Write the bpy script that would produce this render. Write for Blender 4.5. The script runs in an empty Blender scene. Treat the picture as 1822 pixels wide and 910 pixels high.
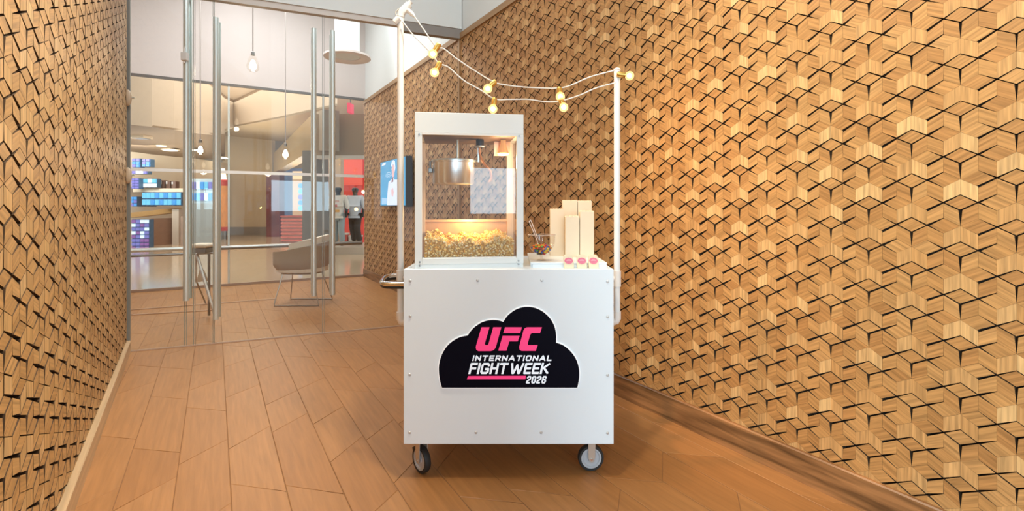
import bpy, bmesh, math, random
import numpy as np
from mathutils import Vector, Matrix
from mathutils.geometry import tessellate_polygon
random.seed(7)
rng = np.random.default_rng(7)
PI = math.pi
SC = bpy.context.scene
COL = SC.collection

# ------------------------------------------------------------------ camera, light, exposure
F, CX, HY, H = 889.0, 911.0, 367.0, 1.35
cam_d = bpy.data.cameras.new('camera'); cam = bpy.data.objects.new('camera', cam_d); COL.objects.link(cam)
cam.location = (0, 0, H); cam.rotation_euler = (PI / 2, 0, 0)
cam_d.sensor_fit = 'HORIZONTAL'; cam_d.sensor_width = 36.0; cam_d.lens = F / 1822 * 36.0
cam_d.shift_y = -(455 - HY) / 1822.0
cam_d.clip_start = 0.05; cam_d.clip_end = 200
SC.camera = cam
vs = SC.view_settings
vs.view_transform = 'Standard'; vs.look = 'None'; vs.gamma = 1.0; vs.exposure = 0.06; vs.use_curve_mapping = False
SC.cycles.use_denoising = True
SC.cycles.max_bounces = 10; SC.cycles.transparent_max_bounces = 24; SC.cycles.glossy_bounces = 5
SC.cycles.sample_clamp_indirect = 6.0
SC.cycles.caustics_reflective = False; SC.cycles.caustics_refractive = False
W = bpy.data.worlds.new('daylight'); SC.world = W; W.use_nodes = True
bg = W.node_tree.nodes['Background']; bg.inputs[0].default_value = (0.76, 0.89, 1.0, 1); bg.inputs[1].default_value = 1.5

def area(name, loc, target, sx, sy, power, col):
    d = bpy.data.lights.new(name, 'AREA'); d.shape = 'RECTANGLE'; d.size = sx; d.size_y = sy; d.energy = power; d.color = col
    o = bpy.data.objects.new(name, d); COL.objects.link(o); o.location = loc
    v = Vector(target) - Vector(loc)
    o.rotation_euler = v.to_track_quat('-Z', 'Y').to_euler()
    return o
def spot(name, loc, target, power, col, ang=50, blend=0.8, r=0.05):
    d = bpy.data.lights.new(name, 'SPOT'); d.energy = power; d.color = col; d.spot_size = math.radians(ang); d.spot_blend = blend; d.shadow_soft_size = r
    o = bpy.data.objects.new(name, d); COL.objects.link(o); o.location = loc
    v = Vector(target) - Vector(loc); o.rotation_euler = v.to_track_quat('-Z', 'Y').to_euler()
    return o
# entrance corridor: ceiling lamps and the daylight window behind the photographer, with an added fill
area('ceiling_lamp', (-1.2, 2.5, 5.0), (-1.2, 2.6, 0), 1.8, 1.8, 70, (0.96, 0.97, 1.0))
area('window_and_fill_light', (2.1, -4.6, 1.65), (2.1, 3.0, 1.65), 2.0, 0.9, 72, (0.60, 0.84, 1.0))
area('window_and_fill_light', (-2.4, -4.6, 2.2), (-1.6, 3.0, 1.4), 2.0, 1.3, 360, (0.58, 0.84, 1.0))  # added cool fill for the cart front, no second window stands there
spot('wall_washer', (-0.5, 1.2, 4.6), (1.62, 2.1, 2.0), 560, (1.0, 0.83, 0.58), 66, 1.0, 0.15)
spot('wall_washer', (-0.9, 2.5, 4.6), (1.12, 2.95, 1.0), 400, (1.0, 0.50, 0.16), 26, 1.0, 0.1)
spot('wall_washer', (0.3, 1.7, 4.5), (-1.8, 2.0, 1.8), 760, (1.0, 0.88, 0.68), 75, 1.0, 0.15)
# lounge between the two glass screens, and the mall hall beyond
area('lounge_lamp', (-3.2, 7.0, 5.1), (-3.2, 7.0, 0), 2.6, 2.0, 135, (0.97, 0.96, 1.0))
area('hall_lamp', (-9.0, 17.0, 5.5), (-9.0, 17.0, 0), 8, 9, 680, (1.0, 0.90, 0.78))
area('hall_uplight_fill', (-9.5, 17.0, 2.4), (-9.5, 17.0, 8), 5, 7, 190, (1.0, 0.90, 0.78))  # floating uplight added to brighten the hall ceiling, no fixture there
area('shop_fill', (-12.6, 15.6, 3.0), (-13.2, 18.5, 1.6), 3.0, 0.6, 90, (1.0, 0.93, 0.84))  # unseen fill added to brighten the shop's shelves and bulkhead
area('hall_lamp', (-5.5, 12.0, 5.5), (-5.5, 12.5, 0), 3, 1.2, 130, (1.0, 0.92, 0.82))

# ------------------------------------------------------------------ pixel helpers (photograph 1822 x 910)
def P(px, py, y): return Vector(((px - CX) * y / F, y, H - (py - HY) * y / F))
def X(px, y): return (px - CX) * y / F
def Z(py, y): return H - (py - HY) * y / F

# ------------------------------------------------------------------ materials
def mat(name, col, rough=0.5, metal=0.0, noise=0.0, scale=30.0, bump=0.0, emit=None, estr=0.0, coat=0.0, spec=0.5, stretch=(1, 1, 1)):
    m = bpy.data.materials.new(name); m.use_nodes = True
    nt = m.node_tree; b = nt.nodes['Principled BSDF']
    b.inputs['Base Color'].default_value = (*col, 1); b.inputs['Roughness'].default_value = rough
    b.inputs['Metallic'].default_value = metal; b.inputs['Coat Weight'].default_value = coat
    b.inputs['Specular IOR Level'].default_value = spec
    tc = nt.nodes.new('ShaderNodeTexCoord'); mp = nt.nodes.new('ShaderNodeMapping'); mp.inputs['Scale'].default_value = stretch
    nt.links.new(tc.outputs['Object'], mp.inputs[0])
    tx = nt.nodes.new('ShaderNodeTexNoise'); tx.inputs['Scale'].default_value = scale; tx.inputs['Detail'].default_value = 4
    nt.links.new(mp.outputs[0], tx.inputs['Vector'])
    mx = nt.nodes.new('ShaderNodeMix'); mx.data_type = 'RGBA'; mx.blend_type = 'MIX'
    a = [max(0, c * (1 - noise)) for c in col]; c2 = [min(1, c * (1 + noise)) for c in col]
    mx.inputs[6].default_value = (*a, 1); mx.inputs[7].default_value = (*c2, 1)
    nt.links.new(tx.outputs['Fac'], mx.inputs[0]); nt.links.new(mx.outputs[2], b.inputs['Base Color'])
    if bump:
        bp = nt.nodes.new('ShaderNodeBump'); bp.inputs['Strength'].default_value = bump; bp.inputs['Distance'].default_value = 0.01
        nt.links.new(tx.outputs['Fac'], bp.inputs['Height']); nt.links.new(bp.outputs[0], b.inputs['Normal'])
    if emit:
        b.inputs['Emission Color'].default_value = (*emit, 1); b.inputs['Emission Strength'].default_value = estr
    return m

def glass_mat(name, tint=(0.97, 0.985, 0.98), refl=1.0, rough=0.0):
    m = bpy.data.materials.new(name); m.use_nodes = True; nt = m.node_tree; nt.nodes.clear()
    out = nt.nodes.new('ShaderNodeOutputMaterial'); tr = nt.nodes.new('ShaderNodeBsdfTransparent'); tr.inputs[0].default_value = (*tint, 1)
    gl = nt.nodes.new('ShaderNodeBsdfGlossy'); gl.inputs['Roughness'].default_value = rough; gl.inputs[0].default_value = (refl, refl, refl, 1)
    fr = nt.nodes.new('ShaderNodeFresnel'); fr.inputs[0].default_value = 1.45
    mx = nt.nodes.new('ShaderNodeMixShader')
    ge = nt.nodes.new('ShaderNodeNewGeometry'); sb = nt.nodes.new('ShaderNodeMath'); sb.operation = 'SUBTRACT'; sb.inputs[0].default_value = 1.0
    nt.links.new(ge.outputs['Backfacing'], sb.inputs[1]); mu = nt.nodes.new('ShaderNodeMath'); mu.operation = 'MULTIPLY'
    nt.links.new(fr.outputs[0], mu.inputs[0]); nt.links.new(sb.outputs[0], mu.inputs[1])
    nt.links.new(mu.outputs[0], mx.inputs[0]); nt.links.new(tr.outputs[0], mx.inputs[1]); nt.links.new(gl.outputs[0], mx.inputs[2])
    nt.links.new(mx.outputs[0], out.inputs[0]); return m

def wood_mat(name, ramp, rough=0.45, gscale=(5.0, 95.0), grain=0.35, bump=0.25, spec=0.4, tone=1.0):
    """Timber: the grain follows the UV map (u along the grain); each separate block has its own tone."""
    m = bpy.data.materials.new(name); m.use_nodes = True; nt = m.node_tree; b = nt.nodes['Principled BSDF']
    L = nt.links.new
    uv = nt.nodes.new('ShaderNodeUVMap'); mp = nt.nodes.new('ShaderNodeMapping'); mp.inputs['Scale'].default_value = (gscale[0], gscale[1], 1)
    L(uv.outputs[0], mp.inputs[0])
    tx = nt.nodes.new('ShaderNodeTexNoise'); tx.inputs['Scale'].default_value = 1.0; tx.inputs['Detail'].default_value = 3; tx.inputs['Distortion'].default_value = 0.4
    L(mp.outputs[0], tx.inputs['Vector'])
    geo = nt.nodes.new('ShaderNodeNewGeometry')
    cr = nt.nodes.new('ShaderNodeValToRGB'); els = cr.color_ramp.elements
    while len(els) < len(ramp): els.new(0.5)
    for e, (p, c) in zip(els, ramp): e.position = p; e.color = (*c, 1)
    at = nt.nodes.new('ShaderNodeAttribute'); at.attribute_name = 'tone'
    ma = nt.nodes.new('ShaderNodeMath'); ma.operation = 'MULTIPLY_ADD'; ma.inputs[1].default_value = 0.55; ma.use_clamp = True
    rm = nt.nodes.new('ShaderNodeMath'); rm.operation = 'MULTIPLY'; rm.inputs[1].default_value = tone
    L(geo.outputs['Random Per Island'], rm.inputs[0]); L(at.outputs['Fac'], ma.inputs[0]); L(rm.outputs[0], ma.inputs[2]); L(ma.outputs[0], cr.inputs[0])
    mr = nt.nodes.new('ShaderNodeMapRange'); mr.inputs[1].default_value = 0.3; mr.inputs[2].default_value = 0.7
    mr.inputs[3].default_value = 1 - grain; mr.inputs[4].default_value = 1 + grain * 0.5
    L(tx.outputs['Fac'], mr.inputs[0])
    ml = nt.nodes.new('ShaderNodeMix'); ml.data_type = 'RGBA'; ml.blend_type = 'MULTIPLY'; ml.inputs[0].default_value = 1
    L(cr.outputs[0], ml.inputs[6]); L(mr.outputs[0], ml.inputs[7]); L(ml.outputs[2], b.inputs['Base Color'])
    b.inputs['Roughness'].default_value = rough; b.inputs['Specular IOR Level'].default_value = spec
    bp = nt.nodes.new('ShaderNodeBump'); bp.inputs['Strength'].default_value = bump; bp.inputs['Distance'].default_value = 0.002
    L(tx.outputs['Fac'], bp.inputs['Height']); L(bp.outputs[0], b.inputs['Normal'])
    return m

TILE = wood_mat('oak_block', [(0.0, (0.42, 0.203, 0.066)), (0.35, (0.485, 0.25, 0.085)), (0.8, (0.545, 0.30, 0.113)), (1.0, (0.66, 0.41, 0.175))], tone=.5, grain=.36)
TILE_L = wood_mat('oak_block_pale', [(0.0, (0.49, 0.285, 0.108)), (0.4, (0.55, 0.33, 0.132)), (0.8, (0.60, 0.38, 0.16)), (1.0, (0.65, 0.43, 0.20))], tone=.5, grain=.36)
PLANK = wood_mat('oak_plank', [(0.0, (0.37, 0.168, 0.056)), (0.5, (0.385, 0.18, 0.062)), (1.0, (0.41, 0.196, 0.070))], rough=0.42, gscale=(3.0, 40.0), grain=0.14, bump=0.35, spec=0.30)
BASEB = wood_mat('oak_baseboard', [(0.0, (0.26, 0.12, 0.045)), (1.0, (0.32, 0.155, 0.06))], rough=0.38, gscale=(2.2, 30.0), grain=0.65)
BASEL = wood_mat('pale_baseboard', [(0.0, (0.55, 0.39, 0.22)), (1.0, (0.58, 0.41, 0.24))], rough=0.4, gscale=(1.6, 40.0), grain=0.2)
TRIMW = wood_mat('oak_trim', [(0.0, (0.38, 0.23, 0.11)), (1.0, (0.42, 0.26, 0.13))], rough=0.45, gscale=(1.5, 40.0), grain=0.2)
BACK = mat('dark_backing', (0.018, 0.012, 0.008), 0.9)
BSIDE = mat('block_side_shade', (0.075, 0.04, 0.018), 0.8)  # block sides coloured dark to stand in for shade in the slots
PLASTER = mat('white_plaster', (0.74, 0.78, 0.77), 0.85, noise=0.02, scale=3)
PINKP = mat('blush_plaster', (0.64, 0.585, 0.555), 0.85, noise=0.03, scale=0.6)
BEIGEP = mat('beige_plaster', (0.52, 0.43, 0.35), 0.85, noise=0.03, scale=0.6)
STEEL = mat('brushed_steel', (0.72, 0.80, 0.79), 0.30, 0.55, noise=0.05, scale=12, stretch=(1, 1, 0.05))
DSTEEL = mat('dark_steel', (0.30, 0.30, 0.29), 0.35, 0.9, noise=0.05, scale=12)
CHROME = mat('chrome', (0.8, 0.8, 0.8), 0.08, 1.0)
GLASS = glass_mat('clear_glass', (0.96, 0.975, 0.965))
GEDGE = mat('glass_edge', (0.30, 0.33, 0.29), 0.2, noise=0.05)
CGLASS = glass_mat('case_glass', (0.97, 0.97, 0.97), 1.0)
WHITE = mat('white_laminate', (0.82, 0.90, 0.955), 0.42, noise=0.015, scale=4)
WPVC = mat('white_pipe', (0.82, 0.83, 0.82), 0.3, noise=0.02, scale=8)
WMETAL = mat('white_enamel', (0.80, 0.85, 0.86), 0.35, noise=0.015, scale=6)
BLACK = mat('black_plastic', (0.015, 0.015, 0.016), 0.4, noise=0.1)
RUBBER = mat('black_rubber', (0.02, 0.02, 0.02), 0.6, noise=0.15)
GREYP = mat('grey_plastic', (0.42, 0.44, 0.46), 0.4, noise=0.05)
BRASS = mat('brass', (0.75, 0.46, 0.12), 0.28, 1.0, noise=0.1)
COPPER = mat('copper_warm', (0.78, 0.42, 0.24), 0.3, 0.8, noise=0.1)

# ------------------------------------------------------------------ mesh builder
class MB:
    def __init__(s, M=None): s.v = []; s.f = []; s.M = M
    def add(s, vs_, fs_):
        n = len(s.v)
        for v in vs_:
            v = Vector(v); s.v.append(s.M @ v if s.M is not None else v)
        s.f += [tuple(n + i for i in f) for f in fs_]
        return s
    def box(s, a, b, rot=None, piv=None):
        a, b = Vector(a), Vector(b)
        vs_ = [Vector((x, y, z)) for z in (a.z, b.z) for y in (a.y, b.y) for x in (a.x, b.x)]
        if rot is not None:
            c = Vector(piv) if piv is not None else (a + b) / 2
            vs_ = [c + rot @ (v - c) for v in vs_]
        return s.add(vs_, [(0, 2, 3, 1), (4, 5, 7, 6), (0, 1, 5, 4), (2, 6, 7, 3), (0, 4, 6, 2), (1, 3, 7, 5)])
    def obox(s, p0, p1, w, z0, z1, off=0.0):
        """A wall-like box from p0 to p1 in plan, w thick to the side of its left normal."""
        p0, p1 = Vector(p0[:2]), Vector(p1[:2]); d = (p1 - p0).normalized(); n = Vector((-d.y, d.x))
        q = [p0 + n * off, p1 + n * off, p1 + n * (off + w), p0 + n * (off + w)]
        vs_ = [(a.x, a.y, z0) for a in q] + [(a.x, a.y, z1) for a in q]
        return s.add(vs_, [(3, 2, 1, 0), (4, 5, 6, 7), (0, 1, 5, 4), (1, 2, 6, 5), (2, 3, 7, 6), (3, 0, 4, 7)])
    def tube(s, pts, r, seg=10, closed=False, caps=True):
        pts = [Vector(p) for p in pts]; n = len(pts); rr = r if isinstance(r, (list, tuple)) else [r] * n
        up = None; vs_ = []; fs_ = []
        for i, p in enumerate(pts):
            if closed: t = pts[(i + 1) % n] - pts[i - 1]
            else: t = pts[min(i + 1, n - 1)] - pts[max(i - 1, 0)]
            t.normalize()
            if up is None:
                up = t.orthogonal().normalized()
            up = (up - t * up.dot(t)); up = up.normalized() if up.length > 1e-6 else t.orthogonal().normalized()
            sd = t.cross(up)
            for k in range(seg):
                a = 2 * PI * k / seg
                vs_.append(p + (up * math.cos(a) + sd * math.sin(a)) * rr[i])
        for i in range(n if closed else n - 1):
            for k in range(seg):
                a, b = i * seg + k, i * seg + (k + 1) % seg; c, d = ((i + 1) % n) * seg + (k + 1) % seg, ((i + 1) % n) * seg + k
                fs_.append((a, b, c, d))
        if not closed and caps:
            fs_.append(tuple(range(seg - 1, -1, -1))); fs_.append(tuple((n - 1) * seg + k for k in range(seg)))
        return s.add(vs_, fs_)
    def cyl(s, p0, p1, r, seg=16): return s.tube([p0, p1], r, seg)
    def lathe(s, prof, c=(0, 0, 0), seg=32, R=None, close=False):
        c = Vector(c); vs_ = []; fs_ = []; n = len(prof)
        for (r, z) in prof:
            for k in range(seg):
                a = 2 * PI * k / seg; v = Vector((r * math.cos(a), r * math.sin(a), z))
                vs_.append(c + (R @ v if R is not None else v))
        for i in range(n if close else n - 1):
            j = (i + 1) % n
            for k in range(seg): fs_.append((i * seg + k, i * seg + (k + 1) % seg, j * seg + (k + 1) % seg, j * seg + k))
        if not close:
            if prof[0][0] > 1e-5: fs_.append(tuple(range(seg - 1, -1, -1)))
            if prof[-1][0] > 1e-5: fs_.append(tuple((n - 1) * seg + k for k in range(seg)))
        return s.add(vs_, fs_)
    def sphere(s, c, r, seg=16, rings=10, sc=(1, 1, 1), R=None):
        prof = [(r * math.sin(PI * i / rings) * 1.0, -r * math.cos(PI * i / rings)) for i in range(rings + 1)]
        c = Vector(c); vs_ = []; fs_ = []
        for (rr, z) in prof:
            for k in range(seg):
                a = 2 * PI * k / seg; v = Vector((max(rr, 1e-6) * math.cos(a) * sc[0], max(rr, 1e-6) * math.sin(a) * sc[1], z * sc[2]))
                vs_.append(c + (R @ v if R is not None else v))
        for i in range(rings):
            for k in range(seg): fs_.append((i * seg + k, i * seg + (k + 1) % seg, (i + 1) * seg + (k + 1) % seg, (i + 1) * seg + k))
        return s.add(vs_, fs_)
    def prism(s, poly, h, fr):
        """poly: 2D outline; fr(u, v, w) -> 3D; w runs 0..h."""
        n = len(poly)
        ar = sum(poly[i][0] * poly[(i + 1) % n][1] - poly[(i + 1) % n][0] * poly[i][1] for i in range(n))
        if ar < 0: poly = poly[::-1]
        tr = tessellate_polygon([[Vector((p[0], p[1], 0)) for p in poly]])
        vs_ = [fr(p[0], p[1], 0) for p in poly] + [fr(p[0], p[1], h) for p in poly]
        fs_ = [tuple(t) for t in tr] + [tuple(i + n for i in t)[::-1] for t in tr] + [(i, (i + 1) % n, (i + 1) % n + n, i + n) for i in range(n)]
        return s.add(vs_, fs_)
    def build(s, name, m, parent=None, smooth=False, origin=None, bevel=0.0, seg=2, fix=True):
        if parent is not None: org = Vector(parent['_o'])
        elif origin is not None: org = Vector(origin)
        else:
            lo = Vector((min(v.x for v in s.v), min(v.y for v in s.v), min(v.z for v in s.v))); hi = Vector((max(v.x for v in s.v), max(v.y for v in s.v), max(v.z for v in s.v)))
            org = Vector(((lo.x + hi.x) / 2, (lo.y + hi.y) / 2, lo.z))
        me = bpy.data.meshes.new(name); me.from_pydata([tuple(v - org) for v in s.v], [], s.f)
        if fix:
            bm = bmesh.new(); bm.from_mesh(me); bmesh.ops.recalc_face_normals(bm, faces=bm.faces); bm.to_mesh(me); bm.free()
        me.materials.append(m)
        if smooth: me.polygons.foreach_set('use_smooth', [True] * len(me.polygons)); me.update(); me.set_sharp_from_angle(angle=math.radians(40))
        o = bpy.data.objects.new(name, me); COL.objects.link(o)
        if parent is not None:
            o.parent = parent
        else: o.location = org
        o['_o'] = tuple(org)
        if bevel:
            b = o.modifiers.new('bevel', 'BEVEL'); b.width = bevel; b.segments = seg; b.limit_method = 'ANGLE'
        return o

def tag(o, label=None, cat=None, group=None, kind=None):
    if label: o['label'] = label
    if cat: o['category'] = cat
    if group: o['group'] = group
    if kind: o['kind'] = kind
    return o
def thing(name, loc, label, cat, group=None):
    o = bpy.data.objects.new(name, None); COL.objects.link(o); o.location = loc; o.empty_display_size = 0.1
    o.matrix_world = Matrix.Translation(Vector(loc)); o['_o'] = tuple(loc)
    return tag(o, label, cat, group)
def struct(o): o['kind'] = 'structure'; return o
def catmull(pts, n=8, closed=False):
    pts = [Vector(p) for p in pts]; out = []; N = len(pts)
    for i in range(N if closed else N - 1):
        g = lambda k: pts[k % N] if closed else pts[max(0, min(N - 1, k))]
        p0, p1, p2, p3 = g(i - 1), g(i), g(i + 1), g(i + 2)
        for k in range(n):
            t = k / n
            out.append(0.5 * ((2 * p1) + (p2 - p0) * t + (2 * p0 - 5 * p1 + 4 * p2 - p3) * t * t + (3 * p1 - p0 - 3 * p2 + p3) * t ** 3))
    if not closed: out.append(pts[-1])
    return out
def rotz(a): return Matrix.Rotation(a, 3, 'Z')

# ------------------------------------------------------------------ the plan
class Frame:                                   # a vertical wall: s along, z up, h out into the room
    def __init__(s, O, d, n): s.O, s.d, s.n = Vector(O), Vector(d).normalized(), Vector(n).normalized()
    def __call__(s, a, z, h=0.0): p = s.O + s.d * a + s.n * h; return Vector((p.x, p.y, z))
RW = Frame((2.885, 0), (-0.5113, 0.8594), (-0.8594, -0.5113))
LW = Frame((-0.513, 0), (-0.5505, 0.8348), (0.8348, 0.5505))
RS_GLASS, RS_END, LS_END = 6.84, 11.22, 5.50
NG0, NG1 = Vector((-3.551, 4.615)), Vector((-0.625, 5.874))      # near glass line
FG0, FG1 = Vector((-5.93, 7.78)), Vector((-2.86, 9.62))          # far glass line
def on_line(px, a, b):                         # the point of a plan line seen at column px
    k = (px - CX) / F; d = b - a; t = (k * a.y - a.x) / (d.x - k * d.y); return a + d * t
def NG(px): return on_line(px, NG0, NG1)
def FG(px): return on_line(px, FG0, FG1)
CEIL, WTOP = 5.2, 3.31

# ------------------------------------------------------------------ wood block cladding
A_ = 0.182 / 3
UV_ = np.array([math.cos(PI / 6), 0.5]) * A_; VV_ = np.array([-math.cos(PI / 6), 0.5]) * A_
def lat(i, j): return UV_ * i + VV_ * j
TILES = []                                     # (corner lattice points, grain direction, heights)
def D_(i, j, g, h): TILES.append(([(i, j), (i + 1, j), (i + 1, j + 1), (i, j + 1)], g, h))
def U_(i, j, g, h): TILES.append(([(i, j), (i + 1, j), (i + 2, j + 1), (i + 1, j + 1)], g, h))
def V_(i, j, g, h): TILES.append(([(i, j), (i + 1, j + 1), (i + 1, j + 2), (i, j + 1)], g, h))
D_(0, 0, 'u', (0, 0, .004, 0)); D_(2, 1, 'u', (.002, .006, .008, .004)); D_(1, 2, 'v', (-.004, .004, -.006, -.008))
V_(1, 0, 'w', (.012, .012, .0, .0)); U_(0, 1, 'w', (.012, .0, .0, .012))
U_(-1, -1, 'u', (.0, .004, .010, .010)); V_(-1, -1, 'v', (.0, .010, .010, .004))
U_(1, 0, 'u', (.010, .010, .002, .002)); V_(0, 1, 'v', (.004, .010, .006, .0))
SLOT = {}
def slot(i, j, d, w0, w1): SLOT[(i % 3, j % 3, d)] = (w0, w1)
slot(-1, -1, 'w', .001, .015)
slot(0, 0, 'u', .009, .007); slot(1, 0, 'u', .013, .003)
slot(0, 1, 'u', .009, .004); slot(-1, 1, 'u', .013, .008)
slot(0, 0, 'v', .006, .006); slot(0, 1, 'v', .008, .001); slot(1, 0, 'v', .007, .005); slot(1, -1, 'v', .001, .008)
DIRS = {(1, 0): 'u', (0, 1): 'v', (1, 1): 'w'}
def edge_gap(a, b, base, k):
    d = (b[0] - a[0], b[1] - a[1]); rev = False
    if d not in DIRS: a, b = b, a; d = (-d[0], -d[1]); rev = True
    w = SLOT.get((a[0] % 3, a[1] % 3, DIRS[d]))
    w0, w1 = (w[0] * k, w[1] * k) if w else (base, base)
    return (w1, w0) if rev else (w0, w1)
def inset_poly(pts, gaps):
    n = len(pts); lines = []
    for i in range(n):
        p, q = pts[i], pts[(i + 1) % n]; d = (q - p) / np.linalg.norm(q - p); nn = np.array([-d[1], d[0]])
        g0, g1 = gaps[i]; a = p + nn * g0 / 2; b = q + nn * g1 / 2; lines.append((a, b - a))
    out = []
    for i in range(n):
        (a, d), (b, e) = lines[i - 1], lines[i]
        den = d[0] * e[1] - d[1] * e[0]; t = ((b[0] - a[0]) * e[1] - (b[1] - a[1]) * e[0]) / den
        out.append(a + d * t)
    return out
def clip(poly, x0, x1, y0, y1):
    for ax, lim, sg in ((0, x0, 1), (0, x1, -1), (1, y0, 1), (1, y1, -1)):
        out = []
        for i in range(len(poly)):
            p, q = poly[i - 1], poly[i]; a, b = sg * (p[ax] - lim), sg * (q[ax] - lim)
            if a >= 0: out.append(p)
            if (a >= 0) != (b >= 0): out.append(p + (q - p) * (a / (a - b)))
        poly = out
        if len(poly) < 3: return []
    return poly
GR = {'u': UV_ / A_, 'v': VV_ / A_, 'w': np.array([0.0, 1.0])}
def cladding(name, fr, s0, s1, z0, z1, m, parent, base=.0010, k=1.0, jit=.0007, flip=False, relief=1.0, skew=0.0):
    V = []; FC = []; UVS = []; MI = []; TN = []
    col_w = A_ * math.cos(PI / 6) * 3; per = 3 * A_
    nc = int((s1 - s0) / col_w) + 3; nr = int((z1 - z0) / per) + 3
    rn = random.Random(3)
    for c in range(-1, nc):
        for r in range(-1, nr):
            org = np.array([s0 + c * col_w, z0 + (r + (0.5 if c % 2 else 0)) * per])
            for corners, g, hs in TILES:
                pts = [lat(*q) + org for q in corners]
                gaps = [edge_gap(corners[i], corners[(i + 1) % 4], base * (rn.uniform(.3, 1.7)), (k(org[0]) if callable(k) else k) * rn.uniform(.8, 1.2)) for i in range(4)]
                # orientation must be counter-clockwise
                ar = sum(pts[i][0] * pts[(i + 1) % 4][1] - pts[(i + 1) % 4][0] * pts[i][1] for i in range(4))
                if ar < 0: gaps = [(-a, -b) for a, b in gaps]
                pp = inset_poly(pts, gaps)
                hh = [h * relief + rn.uniform(-jit, jit) for h in hs]
                A = np.c_[np.array(pp), np.ones(4)]; pl = np.linalg.lstsq(A, np.array(hh), rcond=None)[0]
                if ar < 0: pp = pp[::-1]
                pp = clip(pp, s0, s1, z0, z1)
                if not pp: continue
                n = len(pp); b = len(V); gd = GR[g]; gp = np.array([-gd[1], gd[0]]); off = np.array([rn.uniform(0, 40), rn.uniform(0, 40)])
                cols = [(p[0], p[1], pl[0] * p[0] + pl[1] * p[1] + pl[2]) for p in pp]
                uvt = [np.array([(p - org) @ gd, (p - org) @ gp]) + off for p in pp]
                for q in cols: V.append(fr(q[0], q[1], q[2]))
                for q in cols: V.append(fr(q[0], q[1], -.034))
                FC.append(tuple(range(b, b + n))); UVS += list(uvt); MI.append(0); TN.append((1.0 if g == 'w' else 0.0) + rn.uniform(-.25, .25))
                for i in range(n):
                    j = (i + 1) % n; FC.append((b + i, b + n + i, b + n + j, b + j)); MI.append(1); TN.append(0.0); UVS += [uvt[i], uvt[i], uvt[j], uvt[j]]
    me = bpy.data.meshes.new(name)
    org3 = Vector(parent['_o'])
    if flip: 
        NF, NU, c0 = [], [], 0
        for f in FC:
            u = UVS[c0:c0 + len(f)]; c0 += len(f); NF.append(f[::-1]); NU += u[::-1]
        FC, UVS = NF, NU
    me.from_pydata([tuple(v - org3) for v in V], [], FC)
    uvl = me.uv_layers.new(name='UVMap'); uvl.data.foreach_set('uv', np.array(UVS, dtype=np.float32).ravel())
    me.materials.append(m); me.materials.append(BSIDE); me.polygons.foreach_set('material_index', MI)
    me.attributes.new('tone', 'FLOAT', 'FACE').data.foreach_set('value', TN)
    o = bpy.data.objects.new(name, me); COL.objects.link(o); o.parent = parent
    o['kind'] = 'structure'
    return o
def uv_board(name, fr, s0, s1, z0, z1, h0, h1, m, parent=None, bev=0.006):
    """A long board along a wall with its grain lengthwise."""
    L = s1 - s0
    prof = [(z0, h0), (z0, h1), (z1 - bev, h1), (z1, h1 - bev), (z1, h0)]
    V = []; FC = []; UVS = []; n = len(prof); per = [0]
    for i in range(n): a, b = prof[i], prof[(i + 1) % n]; per.append(per[-1] + math.hypot(a[0] - b[0], a[1] - b[1]))
    for s in (s0, s1):
        for (z, h) in prof: V.append(fr(s, z, h))
    for i in range(n):
        j = (i + 1) % n; FC.append((i, j, n + j, n + i)); UVS += [(s0, per[i]), (s0, per[i + 1]), (s1, per[i + 1]), (s1, per[i])]
    FC += [tuple(range(n - 1, -1, -1)), tuple(range(n, 2 * n))]
    UVS += [(prof[i][1], prof[i][0]) for i in range(n - 1, -1, -1)] + [(p[1], p[0]) for p in prof]
    me = bpy.data.meshes.new(name); org = V[0].copy()
    me.from_pydata([tuple(v - org) for v in V], [], FC)
    uvl = me.uv_layers.new(name='UVMap'); uvl.data.foreach_set('uv', np.array(UVS, dtype=np.float32).ravel())
    me.materials.append(m); o = bpy.data.objects.new(name, me); COL.objects.link(o); o.location = org; o['kind'] = 'structure'
    bm = bmesh.new(); bm.from_mesh(me); bmesh.ops.recalc_face_normals(bm, faces=bm.faces); bm.to_mesh(me); bm.free()
    return o
def wall_box(name, fr, s0, s1, z0, z1, h0, h1, m, parent=None):
    b = MB(); vs_ = [fr(s, z, h) for h in (h0, h1) for z in (z0, z1) for s in (s0, s1)]
    b.add(vs_, [(0, 1, 3, 2), (4, 6, 7, 5), (0, 4, 5, 1), (2, 3, 7, 6), (0, 2, 6, 4), (1, 5, 7, 3)])
    return struct(b.build(name, m, parent))

wr = wall_box('wall_right', RW, 0.0, RS_END, 0, WTOP, -0.20, -0.03, BACK)
RM = lambda a, z, h=0.0: RW(-a, z, h)
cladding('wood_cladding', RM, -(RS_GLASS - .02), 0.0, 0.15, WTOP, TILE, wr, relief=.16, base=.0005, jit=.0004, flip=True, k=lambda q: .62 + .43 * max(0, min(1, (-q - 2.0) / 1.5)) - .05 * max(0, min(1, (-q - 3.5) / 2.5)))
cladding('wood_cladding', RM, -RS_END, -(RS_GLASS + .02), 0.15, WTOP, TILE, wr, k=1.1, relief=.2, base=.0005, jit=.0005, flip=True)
wall_box('wall_right_upper', RW, 0.0, RS_END, WTOP + .07, CEIL, -0.20, -0.01, PLASTER)
uv_board('trim_1', RW, 0.0, RS_END, WTOP, WTOP + .07, -0.2, 0.02, TRIMW)
uv_board('baseboard_right', RW, 0.0, RS_END, 0, 0.15, -0.05, 0.022, BASEB)
wall_box('trim_2', RW, RS_GLASS - .02, RS_GLASS + .02, 0.15, WTOP, -0.03, 0.02, TRIMW)
wl = wall_box('wall_left', LW, 0.0, LS_END, 0, 3.5, -0.20, -0.03, BACK)
ST = 1.6                                       # the left wall's blocks are longer
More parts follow.
